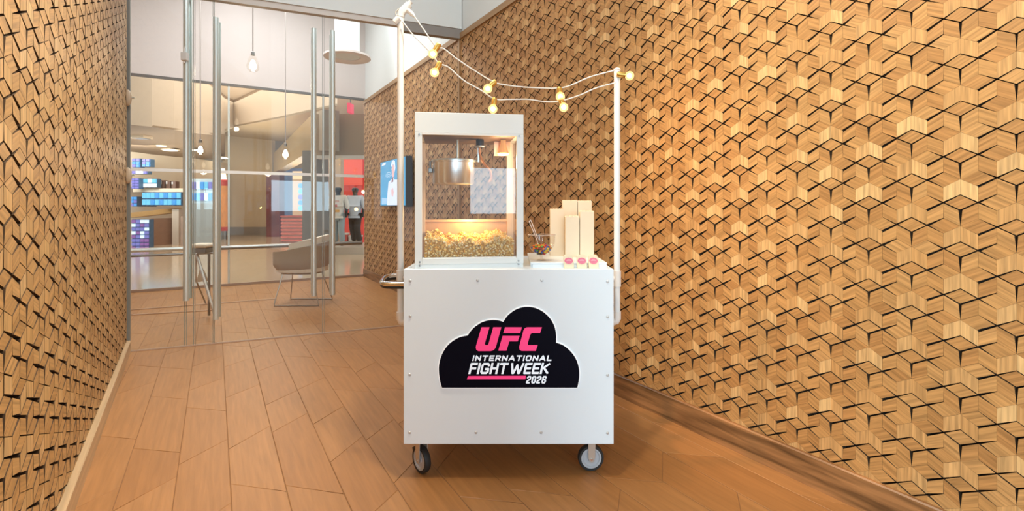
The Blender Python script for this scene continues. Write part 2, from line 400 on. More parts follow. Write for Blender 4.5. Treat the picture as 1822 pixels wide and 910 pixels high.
LM = lambda a, z, h=0.0: LW(-a * ST, z, h)
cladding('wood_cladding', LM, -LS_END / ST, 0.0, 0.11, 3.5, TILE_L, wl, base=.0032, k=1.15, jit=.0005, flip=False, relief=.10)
uv_board('baseboard_left', LW, 0.0, LS_END, 0, 0.11, -0.05, 0.03, BASEL)
wall_box('wall_left_upper', LW, 0.0, LS_END, 3.5, CEIL, -0.20, -0.01, PLASTER)

# floor of boards running along the corridor
sub = MB().box((-14, -6, -0.12), (8, 11.5, -0.003))
fl = struct(sub.build('floor', mat('floor_groove', (0.27, 0.14, 0.068), 0.7), origin=(0, 0, 0)))
def floor_boards():
    V = []; FC = []; UVS = []; rn = random.Random(11); pw = 0.228; gp = 0.0011
    d = RW.d; nrm = Vector((0.8594, 0.5113))
    def w(s, t): p = d * s + nrm * t; return (p.x, p.y)
    # keep inside the two rooms: right wall t < 2.479 ; far glass
    fgd = (FG1 - FG0).normalized()
    def s_limit(t):
        a = FG0 - nrm * t; # solve a = d*s + fgd*q
        den = d.x * -fgd.y + d.y * fgd.x; return (a.x * -fgd.y + a.y * fgd.x) / den
    for k in range(-22, 11):
        t0 = 0.065 + k * pw; t1 = min(t0 + pw, 2.478)
        if t0 > 2.46: continue
        s = -4.0 + rn.uniform(0, .6); sk = rn.choice((-1, 1)) * pw * .9
        while True:
            s2 = s + rn.uniform(.45, .95); sk2 = rn.choice((-1, 1)) * pw * rn.uniform(.75, .95)
            lim = min(s_limit(t0), s_limit(t1)); end = s2 + .25 > lim
            if end: e0, e1 = s_limit(t0), s_limit(t1)
            else: e0, e1 = s2 - sk2 / 2, s2 + sk2 / 2
            q = [(s - sk / 2 + gp, t0 + gp), (e0 - gp, t0 + gp), (e1 - gp, t1 - gp), (s + sk / 2 + gp, t1 - gp)]
            b = len(V); zz = rn.uniform(-.0004, .0004); off = (rn.uniform(0, 50), rn.uniform(0, 50))
            bv = .0022
            q2 = [(q[0][0] + bv, q[0][1] + bv), (q[1][0] - bv, q[1][1] + bv), (q[2][0] - bv, q[2][1] - bv), (q[3][0] + bv, q[3][1] - bv)]
            for (a, c) in q2: V.append((*w(a, c), zz))
            for (a, c) in q: V.append((*w(a, c), zz - .0018))
            uu = [(a + off[0], c + off[1]) for a, c in q]
            FC.append((b, b + 3, b + 2, b + 1)); UVS += [uu[0], uu[3], uu[2], uu[1]]
            for i in range(4):
                j = (i + 1) % 4; FC.append((b + i, b + j, b + 4 + j, b + 4 + i)); UVS += [uu[i], uu[j], uu[j], uu[i]]
            if end: break
            s, sk = s2, sk2
    me = bpy.data.meshes.new('floor_boards'); me.from_pydata(V, [], FC)
    uvl = me.uv_layers.new(name='UVMap'); uvl.data.foreach_set('uv', np.array(UVS, dtype=np.float32).ravel())
    bm = bmesh.new(); bm.from_mesh(me); bmesh.ops.recalc_face_normals(bm, faces=bm.faces); bm.to_mesh(me); bm.free()
    me.materials.append(PLANK); o = bpy.data.objects.new('floor_boards', me); COL.objects.link(o); o.parent = fl; o['kind'] = 'structure'
floor_boards()
struct(MB().box((-14, -6, CEIL), (8, 11.0, CEIL + .1)).build('ceiling', PLASTER))

# ------------------------------------------------------------------ near glass screen
def pane(name, p0, p1, z0, z1, th=.012, edges=True, m=None):
    g = MB().obox(p0, p1, th, z0, z1, -th / 2).build(name, m or GLASS); struct(g)
    if edges:
        d = (Vector(p1) - Vector(p0)).normalized()
        for a, s in ((Vector(p0), 1), (Vector(p1), -1)):
            e = MB().obox(a, a + d * s * .004, th * 1.05 * s, z0, z1, -th * 1.05 / 2 * s).build('glass_edge', GEDGE, g); e['kind'] = 'structure'
    return g
def nudge(p, q, e): p, q = Vector(p), Vector(q); return p + (q - p).normalized() * e
GT = 3.36
gn = Vector((NG1 - NG0).normalized()); gnorm = Vector((gn.y, -gn.x))        # towards the camera
segs = [('window_1', 229, 329), ('door_1', 331, 345), ('door_2', 346.5, 379.5), ('door_3', 381, 574), ('door_4', 576, 716), ('window_2', 717.5, 818)]
doors = {}
for nm, a, b in segs: doors[nm] = pane(nm, NG(a), NG(b), 0.012, GT)
hd = MB().obox(NG0 - gn * .1, NG1 + gn * .02, .10, GT + .06, CEIL, -.05).build('wall_glass_header', PLASTER); struct(hd)
struct(MB().obox(NG0 - gn * .05, NG(716), .07, GT, GT + .06, -.035).build('trim_3', mat('pale_channel', (0.62, 0.57, 0.52), .5)))
struct(MB().obox(NG(716.5), NG(822), .08, GT - .05, GT + .06, -.04).build('trim_4', mat('grey_channel', (0.27, 0.25, 0.23), .5, noise=.05)))
struct(MB().obox(NG0, NG(818), .016, 0.0, .012, -.008).build('trim_5', mat('sill_channel', (0.62, 0.48, 0.38), .4, .3)))
# steel post and frame where the screen meets the left wall
struct(MB().obox(NG(226), NG(232), .02, 0, CEIL, -.01).build('trim_6', mat('grey_post', (0.30, 0.31, 0.29), .45, .4)))
struct(MB().tube([(*(NG(222) + gnorm * .05), .45), (*(NG(222) + gnorm * .05), 1.95)], .016, 10).build('trim_7', STEEL))
def pull(door, px, ztop, zbot, stand, d=.052):
    p = NG(px); q = MB()
    f = p + gnorm * .075; r = p - gnorm * .075
    q.tube([(*f, zbot), (*f, ztop)], d / 2, 14); o = q.build('pull_handle', STEEL, door, smooth=True)
    q = MB(); q.tube([(*r, zbot), (*r, ztop)], d / 2, 14); o2 = q.build('pull_handle', STEEL, door, smooth=True)
    for z in stand:
        s_ = MB(); s_.cyl((*f, z), (*r, z), .011, 10); s_.build('standoff', CHROME, door, smooth=True)
    for x in (o, o2): x['kind'] = 'structure'
def zn(px, py): p = NG(px); return Z(py, p.y)
pull(doors['door_1'], 334, zn(334, -40), zn(334, 533), (zn(334, 95), zn(334, 300), zn(334, 460)))
pull(doors['door_3'], 386, zn(386, 36), zn(386, 566), (zn(386, 157), zn(386, 300), zn(386, 470)))
pull(doors['door_3'], 558, zn(558, 55), zn(558, 525), (zn(558, 115), zn(558, 291), zn(558, 466)))
pull(doors['door_4'], 591, zn(591, 59), zn(591, 523), (zn(591, 119), zn(591, 292), zn(591, 467)))
c_ = Vector((*(NG(333) + gnorm * .11), zn(334, 108)))
for nm_, b_2 in (('door_lock', MB().box(c_ + Vector((-.028, -.02, -.03)), c_ + Vector((.028, .02, .045)))), ('lock_pin', MB().cyl(c_ + Vector((0, 0, .045)), c_ + Vector((0, 0, .10)), .008)), ('lock_knob', MB().cyl(c_ + Vector((-.005, 0, -.055)), c_ + Vector((-.005, 0, -.03)), .012))):
    b_2.build(nm_, WPVC, doors['door_1'], bevel=.004)['kind'] = 'structure'
for zz in (zn(226, 178), zn(226, 315)):
    b = thing('glass_clamp', (*(NG(230.5) + gnorm * .06), zz - .05), 'pale rounded clamp at the edge of the left wood wall, ' + ('higher of two' if zz > 2 else 'lower of two'), 'clamp')
    c_ = Vector(b.location)
    MB().sphere(c_ + Vector((0, 0, .06)), .075, sc=(.5, .35, 1)).build('clamp_pad', mat('pale_clamp', (0.62, 0.50, 0.36), .4), b, smooth=True)
    MB().cyl(c_ + Vector((0, 0, .06)), c_ + Vector((.05, .02, .065)), .009).build('clamp_pin', STEEL, b, smooth=True)

# ------------------------------------------------------------------ far glass screen, lounge shell
fd = (FG1 - FG0).normalized(); fnorm = Vector((fd.y, -fd.x))
FT = 3.40
pane('window_3', FG(226), FG(406), .02, FT, edges=False); pane('window_4', FG(408), FG(574), .02, FT, edges=False); pane('window_5', FG(576), FG(646), .02, FT, edges=False)
for i, px in enumerate((407, 575)):
    struct(MB().obox(FG(px - 1.6), FG(px + 1.6), .03, 0, FT, -.015).build('trim_%d' % (8 + i), mat('pale_mullion', (0.56, 0.62, 0.60), .3, .4)))
struct(MB().obox(FG(220), FG1, .05, FT - .018, FT + .022, -.025).build('trim_10', mat('top_rail', (0.16, 0.15, 0.14), .35, .6)))
struct(MB().obox(FG(220), FG1, .04, 1.90, 1.95, -.02).build('trim_11', mat('pale_rail', (0.80, 0.78, 0.75), .4, .1)))
struct(MB().obox(FG(220), FG1, .05, 0, .04, -.025).build('trim_12', mat('bottom_rail', (0.40, 0.29, 0.22), .4, .3)))
for px in (372, 366): pass
t = MB(); a, b = FG(222), FG(380)
t.tube([(*(a + fnorm * .07), .66), (*(b + fnorm * .07), .66)], .032, 12); struct(t.build('trim_13', STEEL, smooth=True))
t = MB(); t.tube([(*(FG(382) + fnorm * .07), .65), (*(FG1 + fnorm * .07 - fd * .05), .65)], .036, 12); struct(t.build('trim_14', DSTEEL, smooth=True))
t = MB(); t.tube([(*(a + fnorm * .07), .575), (*(b + fnorm * .07), .575)], .02, 10); struct(t.build('trim_19', DSTEEL, smooth=True))
# the tubes' brackets
for px in (240, 370, 420, 640):
    p = FG(px); MB().cyl((*p, .655), (*(p + fnorm * .07), .655), .015).build('rail_bracket', STEEL, bpy.data.objects['trim_13' if px < 380 else 'trim_14'], smooth=True)['kind'] = 'structure'
struct(MB().obox(FG0 - fd * 3, FG1 + fd * .3, .12, FT + .022, CEIL, -.02).build('wall_lounge_upper', PINKP))
struct(MB().obox((-3.62, 4.62), (-7.4, 8.2), .15, 0, CEIL, 0.0).build('wall_lounge_left', PINKP))
# a double floor track across the lounge
for k, (y0, y1) in enumerate(((553, 548), (562, 553))):
    q0 = P(232, y0, 1200.15 / (y0 - HY)); q1 = P(386 if k else 490, y1 - (0 if k else 15), 1200.15 / (y1 - (0 if k else 15) - HY))
    struct(MB().obox(q0, q1, .018, 0, .012).build('trim_%d' % (15 + k), mat('floor_track', (0.66, 0.50, 0.38), .35, .5)))

# ------------------------------------------------------------------ the cart
YC = 2.45
cart = thing('popcorn_cart', (0, YC + .33, 0), 'white panelled popcorn cart on casters with black cloud sign on its front', 'cart')
x0, x1 = X(718, YC), X(1092, YC); zb, zt = Z(791, YC), Z(479.5, YC); YB = YC + .66
MB().box((x0, YC, zb), (x1, YC + .018, zt)).build('front_panel', WHITE, cart, bevel=.002)
MB().box((x0 + .002, YC + .019, zb), (x0 + .02, YB, zt)).build('side_panel', WHITE, cart)
MB().box((x1 - .02, YC + .019, zb), (x1 - .002, YB, zt)).build('side_panel', WHITE, cart)
MB().box((x0 + .021, YB - .018, zb), (x1 - .021, YB, zt)).build('back_panel', WHITE, cart)
MB().box((x0 + .021, YC + .019, zb), (x1 - .021, YB - .019, zb + .018)).build('bottom_shelf', WHITE, cart)
MB().box((x0 + .021, YC + .019, zt - .024), (x1 - .021, YB - .019, zt - .002)).build('deck', WHITE, cart)
GREYB = mat('grey_bolt', (0.62, 0.62, 0.61), .35, .5)
for (px, py) in ((730, 500), (850, 499), (964, 499), (1081, 501), (730, 563), (1081, 564), (729, 667), (1081, 668), (729, 770), (847, 770), (963, 770), (1081, 771)):
    c = P(px, py, YC); MB().lathe([(0.0001, -.005), (.005, -.0045), (.0072, -.002), (.0075, 0)], c, 14, Matrix.Rotation(-PI / 2, 3, 'X')).build('bolt', GREYB, cart, smooth=True)
# cloud sign, from the picture's close view (5.688 px per photo px)
def S(u, v): return (X(780 + u / 5.688, YC), Z(540 + v / 5.688, YC))
lob = [[(38, 852), (20, 790), (8, 700), (10, 610), (40, 510), (100, 420), (180, 360), (240, 336), (297, 325)],
       [(297, 325), (350, 255), (430, 197), (500, 173), (560, 168), (612, 173), (658, 187)],
       [(658, 187), (700, 125), (770, 70), (840, 42), (910, 35), (985, 48), (1060, 86), (1130, 152), (1175, 235), (1190, 320), (1190, 397)],
       [(1190, 397), (1262, 424), (1332, 480), (1388, 556), (1420, 650), (1424, 745), (1405, 852)]]
out = []
for l in lob: out += [(v.x, v.y) for v in catmull([(a, b, 0) for a, b in l], 5)][:-1]
out.append((1405, 852))
poly = [S(*p) for p in out]
def grow(poly, d):
    n = len(poly); res = []
    ar = sum(poly[i][0] * poly[(i + 1) % n][1] - poly[(i + 1) % n][0] * poly[i][1] for i in range(n)); sg = 1 if ar > 0 else -1
    for i in range(n):
        a, b = Vector(poly[i - 1]), Vector(poly[(i + 1) % n]); t = (b - a).normalized(); res.append((poly[i][0] + sg * t.y * d, poly[i][1] - sg * t.x * d))
    return res
frS = lambda y0: (lambda u, v, w: Vector((u, y0 - w, v)))
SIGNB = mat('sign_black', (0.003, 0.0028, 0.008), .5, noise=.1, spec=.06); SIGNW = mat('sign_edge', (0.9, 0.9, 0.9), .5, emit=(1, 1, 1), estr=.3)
MB().prism(grow(poly, .0045), .0035, frS(YC)).build('sign_border', SIGNW, cart)
sign = MB().prism(poly, .006, frS(YC)).build('cloud_sign', SIGNB, cart)
sign['label'] = 'black cloud shaped sign with pink and white lettering'
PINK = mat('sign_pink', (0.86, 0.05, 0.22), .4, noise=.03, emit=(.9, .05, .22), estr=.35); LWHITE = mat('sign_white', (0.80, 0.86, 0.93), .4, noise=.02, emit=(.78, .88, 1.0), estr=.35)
pk = MB()
for pg in ([(437, 240), (518, 240), (470, 408), (477, 420), (498, 420), (508, 410), (556, 240), (637, 240), (583, 438), (572, 458), (552, 474), (528, 480), (405, 480), (386, 468), (380, 445), (383, 425)],
           [(675, 240), (845, 240), (828, 298), (657, 298)], [(650, 327), (822, 327), (803, 382), (718, 382), (690, 476), (607, 476)],
           [(895, 240), (1047, 240), (1028, 298), (948, 298), (934, 306), (926, 325), (903, 405), (908, 420), (1004, 420), (985, 478), (840, 478), (822, 466), (817, 440), (860, 275), (872, 252)]):
    pk.prism([S(*p) for p in pg], .002, frS(YC - .006))
pk.build('pink_lettering', PINK, sign)
MB().prism([S(*p) for p in ((301, 733), (887, 730), (880, 765), (290, 765))], .002, frS(YC - .006)).build('pink_underline', PINK, sign)
ch = .16
def box_path(w, lo=0.0, hi=1.0, c=ch): return [(c * w, lo), (w - c * w, lo), (w, lo + c), (w, hi - c), (w - c * w, hi), (c * w, hi), (0, hi - c), (0, lo + c), (c * w, lo)]
def glyph(chr_, w):
    c = ch
    return {'I': [[(0, 0), (0, 1)]], 'N': [[(0, 0), (0, 1), (w, 0), (w, 1)]], 'T': [[(0, 1), (w, 1)], [(w / 2, 1), (w / 2, 0)]],
            'E': [[(w, 1), (0, 1), (0, 0), (w, 0)], [(0, .5), (.88 * w, .5)]], 'F': [[(w, 1), (0, 1), (0, 0)], [(0, .5), (.88 * w, .5)]],
            'R': [[(0, 0), (0, 1), (w - c * w, 1), (w, 1 - c), (w, .45 + c), (w - c * w, .45), (0, .45)], [(.55 * w, .45), (w, 0)]],
            'A': [[(0, 0), (w * .46, 1), (w * .54, 1), (w, 0)], [(.2 * w, .3), (.8 * w, .3)]], 'O': [box_path(w)], '0': [box_path(w)],
            'L': [[(0, 1), (0, 0), (w, 0)]], 'H': [[(0, 0), (0, 1)], [(w, 0), (w, 1)], [(0, .5), (w, .5)]],
            'G': [[(w, .80), (w, 1 - c), (w - c * w, 1), (c * w, 1), (0, 1 - c), (0, c), (c * w, 0), (w - c * w, 0), (w, c), (w, .44), (.55 * w, .44)]],
            'W': [[(0, 1), (.2 * w, 0), (.28 * w, 0), (.5 * w, .85), (.72 * w, 0), (.8 * w, 0), (w, 1)]],
            'K': [[(0, 0), (0, 1)], [(w, 1), (.08 * w, .48)], [(.3 * w, .58), (w, 0)]],
            '2': [[(0, .78), (0, 1 - c), (c * w, 1), (w - c * w, 1), (w, 1 - c), (w, .62), (0, .22), (0, 0), (w, 0)]],
            '6': [[(w, .84), (w, 1 - c), (w - c * w, 1), (c * w, 1), (0, 1 - c), (0, c), (c * w, 0), (w - c * w, 0), (w, c), (w, .52 - c), (w - c * w, .52), (0, .52)]]}[chr_]
def lettering(mb, text, ux0, ux1, vtop, vbot, thick, widths, gap, shear=.22, sub=0):
    """ux0/ux1: left edge at the baseline and right edge at the baseline in the close view."""
    hgt = vbot - vtop; t = thick * hgt; hin = hgt - t
    ws = [widths.get(c_, 1.0) for c_ in text]; nat = sum(w * hin for w in ws) + gap * hgt * (len(text) - 1)
    k = (ux1 - ux0 - t * len(text)) / nat; x = ux0 + t / 2
    for c_, w in zip(text, ws):
        if c_ != ' ':
            for path in glyph(c_, 1.0):
                pts = [(x + p[0] * w * hin * k, vbot - t / 2 - p[1] * hin) for p in path]
                for i in range(len(pts) - 1):
                    a, b = Vector(pts[i]), Vector(pts[i + 1]); d = b - a; L = d.length
                    if L < 1e-6: continue
                    d /= L; n = Vector((-d.y, d.x)) * t / 2
                    closed = path[0] == path[-1]
                    en = .12 if c_ in 'G62' else .5; e0 = t * (.2 if (i or closed) else en); e1 = t * (.2 if (i < len(pts) - 2 or closed) else en)
                    q = [a - d * e0 + n, b + d * e1 + n, b + d * e1 - n, a - d * e0 - n]
                    q = [(p.x + shear * (vbot - p.y), min(max(p.y, vtop), vbot)) for p in q]
                    mb.prism([S(*p) for p in q], .0016 + random.random() * .0004, frS(YC - .006))
                if len(path) > 2:
                    for p in pts[1:-1]:
                        cc = [(p[0] + math.cos(a) * t * .5, p[1] + math.sin(a) * t * .5) for a in np.linspace(0, 2 * PI, 8, endpoint=False)]
                        mb.prism([S(a + shear * (vbot - b), min(max(b, vtop), vbot)) for a, b in cc], .0015, frS(YC - .006))
        x += w * hin * k + t + gap * hgt * k
wl_ = MB()
wd = {'I': 0.0, 'N': 1.05, 'T': 1.05, 'E': .9, 'R': .95, 'A': 1.15, 'O': 1.05, 'L': .85}
lettering(wl_, 'INTERNATIONAL', 343, 1141, 524, 580, .24, wd, .24)
wd2 = {'I': 0.0, 'F': .46, 'G': .56, 'H': .52, 'T': .56}
lettering(wl_, 'FIGHT', 304, 690, 600, 712, .19, wd2, .07)
wd3 = {'W': .98, 'E': .46, 'K': .56}
lettering(wl_, 'WEEK', 714, 1108, 600, 712, .19, wd3, .07)
lettering(wl_, '2026', 884, 1082, 732, 808, .20, {'2': .5, '0': .5, '6': .5}, .12)
wl_.build('white_lettering', LWHITE, sign)
# side rail handle
hz = Z(505, 2.55)
hp = catmull([(x0, 2.53, hz), (x0 - .08, 2.53, hz), (X(684, 2.56), 2.55, hz), (X(680, 2.62), 2.62, hz), (X(683, 2.72), 2.80, hz), (x0 - .08, 2.86, hz), (x0, 2.86, hz)], 6)
MB().tube(hp, .013, 10).build('push_handle', CHROME, cart, smooth=True)
MB().tube([p + Vector((0, 0, -.014)) for p in hp], .010, 8).build('handle_grip', BLACK, cart, smooth=True)
# canopy poles with their pipe fittings
YP = 2.60
LTOP = X(712.5, YP); RTOP = X(1098, YP)
zL, zR = Z(18, YP), Z(124, YP)
WARMPVC = mat('pipe_fitting', (0.82, 0.78, 0.73), .35, noise=.02)
for xx, ztop, zs0, zs1, ze in ((LTOP, zL, Z(508, YP), Z(481, YP), Z(578, YP)), (RTOP, zR, Z(510, YP), Z(482, YP), Z(577, YP))):
    sgn = 1 if xx < 0 else -1; pole_x = xx
    pl = MB().cyl((pole_x, YP, ze + .03), (pole_x, YP, ztop), .0165, 18).build('pole', WPVC, cart, smooth=True)
    MB().cyl((pole_x, YP, zs0), (pole_x, YP, zs1), .0205, 18).build('pipe_sleeve', WARMPVC, pl, smooth=True)
    edge = x0 if sgn > 0 else x1
    el = [(pole_x, YP, ze + .066), (pole_x, YP, ze + .03), (pole_x + sgn * .006, YP, ze + .016), (pole_x + sgn * .02, YP, ze + .012), (edge + sgn * .004, YP, ze + .012)]
    MB().tube(el, .0205, 16).build('pipe_elbow', WARMPVC, pl, smooth=True)
    MB().cyl((pole_x, YP, (zs0 + zs1) / 2), (edge + sgn * .004, YP, (zs0 + zs1) / 2), .015).build('pipe_stub', WARMPVC, pl, smooth=True)
    if sgn < 0: MB().sphere((pole_x, YP, ztop), .019, sc=(1, 1, .5)).build('pole_cap', WARMPVC, pl, smooth=True)
# head fitting of the tall pole
pl = [o for o in cart.children if o.name.startswith('pole')][0]
hb = MB(); hb.tube([(LTOP, YP, Z(30, YP)), (LTOP + .005, YP, Z(22, YP)), P(728, 8, YP)], [.02, .021, .019], 14); hb.build('pole_head', WPVC, pl, smooth=True)
MB().tube([P(722, 14, YP), P(731, 3, YP)], .012, 10).build('head_clip', WARMPVC, pl, smooth=True)
MB().tube([P(710, 32, YP - .02), P(702, 40, YP - .02)], .016, 10).build('head_clip', WARMPVC, pl, smooth=True)
MB().tube([P(725, 18, YP - .02), P(733, 25, YP - .02), P(738, 30, YP - .02)], [.013, .012, .006], 10).build('plug', WPVC, pl, smooth=True)
MB().tube(catmull([P(706, 28, YP - .02), P(704, 22, YP - .02), P(710, 15, YP - .02)], 4), .0025, 6).build('wire_hook', STEEL, pl, smooth=True)

# casters
HUB = mat('caster_hub', (0.50, 0.52, 0.55), .4, noise=.05); FORK = mat('zinc_fork', (0.62, 0.55, 0.47), .35, .5, noise=.05)
def caster(px, contact_y, yaw, brake=False, x=None, r=.066):
    y = contact_y; xw = X(px, y) if x is None else x; c = Vector((xw, y, r)); R = rotz(yaw)
    # wheel axis along local y ; profile revolved
    Rw = R @ Matrix.Rotation(PI / 2, 3, 'X')
    tread = [(r - .014, -.016), (r - .003, -.016), (r, -.010), (r, .010), (r - .003, .016), (r - .014, .016)]
    root = MB().lathe(tread, c, 40, Rw, close=True).build('caster_tyre', RUBBER, cart, smooth=True)
    MB().lathe([(.0001, -.011), (.014, -.013), (.018, -.009), (r - .026, -.009), (r - .022, -.015), (r - .0142, -.015), (r - .0142, .015), (r - .022, .015), (r - .026, .009), (.018, .009), (.014, .013), (.0001, .011)], c, 36, Rw).build('caster_hub', HUB, root, smooth=True)
    fk = MB()
    for sd in (-1, 1):
        prof = [(-.018, zb - r - .004), (.020, zb - r - .004), (.017, .01), (.010, -.012), (0, -.016), (-.010, -.012), (-.017, .01)]
        fk.prism(prof, .004 * sd, lambda u, v, w, sd=sd: c + R @ Vector((u, sd * .021 + w, v)))
    fk.prism([(-.02, -.025), (.02, -.025), (.02, .025), (-.02, .025)], .006, lambda u, v, w: c + R @ Vector((u, v, zb - r - .006 + w)))
    fk.build('caster_fork', FORK, root)
    MB().cyl(c + R @ Vector((0, -.029, 0)), c + R @ Vector((0, .029, 0)), .006, 12).build('axle_bolt', CHROME, root, smooth=True)
    if brake:
        b = MB(); b.prism([(-.066, .022), (-.03, .044), (-.012, .05), (-.012, .038), (-.03, .032), (-.060, .010)], .03, lambda u, v, w: c + R @ Vector((u, w - .015, v + .018)))
        b.build('brake_lever', BLACK, root)
caster(750, 2.535, math.radians(-48), True)
caster(1051, 2.555, math.radians(4))
caster(0, YB - .09, math.radians(-20), x=-.42); caster(0, YB - .09, math.radians(30), x=.40)

# ------------------------------------------------------------------ popcorn machine on the deck
ML = Vector((-.4818, 2.475, zt - .002)); yaw = math.radians(7.6)
MX = Matrix.Translation(ML) @ Matrix.Rotation(yaw, 4, 'Z')
MW, MD, MH = .5455, .42, 1.8177 - ML.z
zo, zw = Z(460, 2.50) - ML.z, Z(238, 2.50) - ML.z
pm = thing('popcorn_machine', ML, 'white popcorn machine with glass sides and steel kettle standing on the cart', 'popcorn machine')
def mb(): return MB(MX)
pw_ = .036
mb().box((.001, 0.006, 0), (MW - .001, MD, .02)).build('base', WMETAL, pm)
mb().box((pw_, 0, 0.021), (MW - pw_, .012, zo)).build('lower_rail', WMETAL, pm, bevel=.002)
mb().box((pw_ + .002, .0125, zo - .012), (MW - pw_ - .002, .016, zo + .004)).build('glass_channel', WPVC, pm)
mb().box((0, 0, zw + .004), (MW, MD, MH)).build('header', WMETAL, pm, bevel=.002)
mb().box((pw_, -.002, zw - .007), (MW - pw_, .012, zw + .0035)).build('header_lip', WPVC, pm)
for (a, b) in ((0, 0), (MW - pw_, 0), (0, MD - .03), (MW - pw_, MD - .03)):
    mb().box((a, b, .0205), (a + pw_, b + (.014 if b == 0 else .03), zw + .0035)).build('corner_post', WMETAL if b == 0 else mat('post_inside', (0.74, 0.60, 0.48), .45), pm, bevel=.0015)
SCR = mat('screw_head', (0.35, 0.36, 0.36), .3, .9)
for (u, v) in ((.022, zw - .006), (MW - .022, zw - .006), (.025, .016), (.025, .034), (MW - .025, .016), (MW - .025, .034)):
    mb().lathe([(.0001, -.004), (.004, -.0035), (.005, 0)], (u, 0, v), 10, Matrix.Rotation(-PI / 2, 3, 'X')).build('screw', SCR, pm, smooth=True)
mb().box((pw_ + .001, .018, zo - .010), (MW - pw_ - .001, .021, zw + .002)).build('front_glass', CGLASS, pm)
mb().box((.010, .016, .021), (.013, MD - .032, zw + .003)).build('side_glass', CGLASS, pm)
mb().box((MW - .013, .016, .021), (MW - .010, MD - .032, zw + .003)).build('side_glass', CGLASS, pm)
AMB = mat('amber_panel', (0.62, 0.36, 0.19), .3, .2, noise=.12, scale=20, stretch=(1, 1, .1))
zbk = Z(395, 2.9) - ML.z
bp_ = mb().box((pw_, MD - .016, .0205), (MW - pw_, MD - .006, zbk)).build('back_panel', AMB, pm)
mb().box((pw_, MD - .026, zbk + .0005), (MW - pw_, MD, zbk + .014)).build('panel_rail', mat('amber_rail', (0.70, 0.45, 0.28), .4), pm)
# kettle, hung from the roof at the left
kc = Vector(((807 - 738) / (931 - 738) * MW, .20, 0)); kr = .112
kz0, kz1 = Z(328, 2.68) - ML.z, Z(290, 2.68) - ML.z
ket = mb().lathe([(.0001, kz0), (kr - .004, kz0), (kr, kz0 + .006), (kr, kz1), (kr + .006, kz1 + .002), (kr + .006, kz1 + .008), (.0001, kz1 + .012)], kc, 48).build('kettle', mat('kettle_steel', (.80, .79, .77), .26, 1.0), pm, smooth=True)
mb().lathe([(kr + .008, kz1 + .009), (kr + .008, kz1 + .014), (kr - .02, kz1 + .020), (.0001, kz1 + .024)], kc, 48).build('kettle_lid', STEEL, ket, smooth=True)
mb().box(kc + Vector((-kr - .024, -.02, kz1 - .055)), kc + Vector((-kr - .001, .012, kz1 - .028))).build('kettle_hinge', DSTEEL, ket, bevel=.004)
mb().cyl(kc + Vector((-kr - .014, -.004, kz1 - .03)), kc + Vector((-kr - .014, -.004, kz1 + .008)), .007).build('hinge_pin', DSTEEL, ket, smooth=True)
mb().cyl(kc + Vector((.02, 0, kz1 + .02)), kc + Vector((.02, 0, zw + .003)), .006).build('stirrer_rod', STEEL, pm, smooth=True)
ac = Vector((.335, .17, 0))
mb().lathe([(.0001, zw - .048), (.020, zw - .048), (.022, zw - .044), (.022, zw - .006), (.018, zw + .003)], ac, 20).build('socket', BLACK, pm, smooth=True)
mb().lathe([(.0225, zw - .046), (.0245, zw - .044), (.0245, zw - .040), (.0225, zw - .038)], ac, 20, close=True).build('socket_ring', STEEL, pm, smooth=True)
mb().tube(catmull([ac + Vector((-.004, 0, zw - .046)), ac + Vector((.0, -.005, zw - .09)), ac + Vector((.02, -.02, zw - .135)), ac + Vector((.052, -.03, zw - .175)), ac + Vector((.058, -.03, zw - .215)), ac + Vector((.045, -.03, zw - .235))], 6), [.006] * 31, 8).build('power_cord', COPPER, pm, smooth=True)
mb().box(ac + Vector((-.012, .0, kz1 + .005)), ac + Vector((-.004, .008, zw - .046))).build('hanger_arm', STEEL, pm)
mb().tube([ac + Vector((-.008, .004, kz1 + .012)), kc + Vector((kr, 0, kz1 + .012))], .006, 8).build('hanger_arm', STEEL, pm, smooth=True)
# heat lamp
lc = Vector((.462, .18, 0))
hl = mb().box(lc + Vector((-.045, .05, zw - .085)), lc + Vector((.045, .054, zw - .005))).build('lamp_shield', COPPER, pm)
LAMPE = mat('warm_bulb', (1, .8, .5), .3, emit=(1.0, .60, .28), estr=5)
mb().lathe([(.031, zw - .076), (.020, zw - .045), (.014, zw - .02), (.014, zw - .002), (.0001, zw - .002)], lc, 24).build('bulb_reflector', mat('bulb_amber', (.85, .45, .20), .3, .3, emit=(1.0, .45, .15), estr=.5), hl, smooth=True)
mb().lathe([(.0001, zw - .088), (.028, zw - .084), (.033, zw - .0765), (.0001, zw - .0762)], lc, 24).build('heat_bulb', LAMPE, hl, smooth=True)
mb().box((pw_ + .001, .022, zw - .004), (MW - pw_ - .001, MD - .031, zw + .003)).build('dark_roof_sheet', mat('dark_roof_sheet', (.16, .11, .08), .5, .3), pm)  # brown sheet added under the header to darken its underside
d = bpy.data.lights.new('heat_lamp_glow', 'POINT'); d.energy = 4.5; d.color = (1, .66, .36); d.shadow_soft_size = .03
o = bpy.data.objects.new('heat_lamp_glow', d); COL.objects.link(o); o.location = MX @ (lc + Vector((0, 0, zw - .125)))
d = bpy.data.lights.new('tray_lamp_glow', 'POINT'); d.energy = 3.0; d.color = (1, .62, .22); d.shadow_soft_size = .03
o = bpy.data.objects.new('tray_lamp_glow', d); COL.objects.link(o); o.location = MX @ Vector((.28, .33, .26))

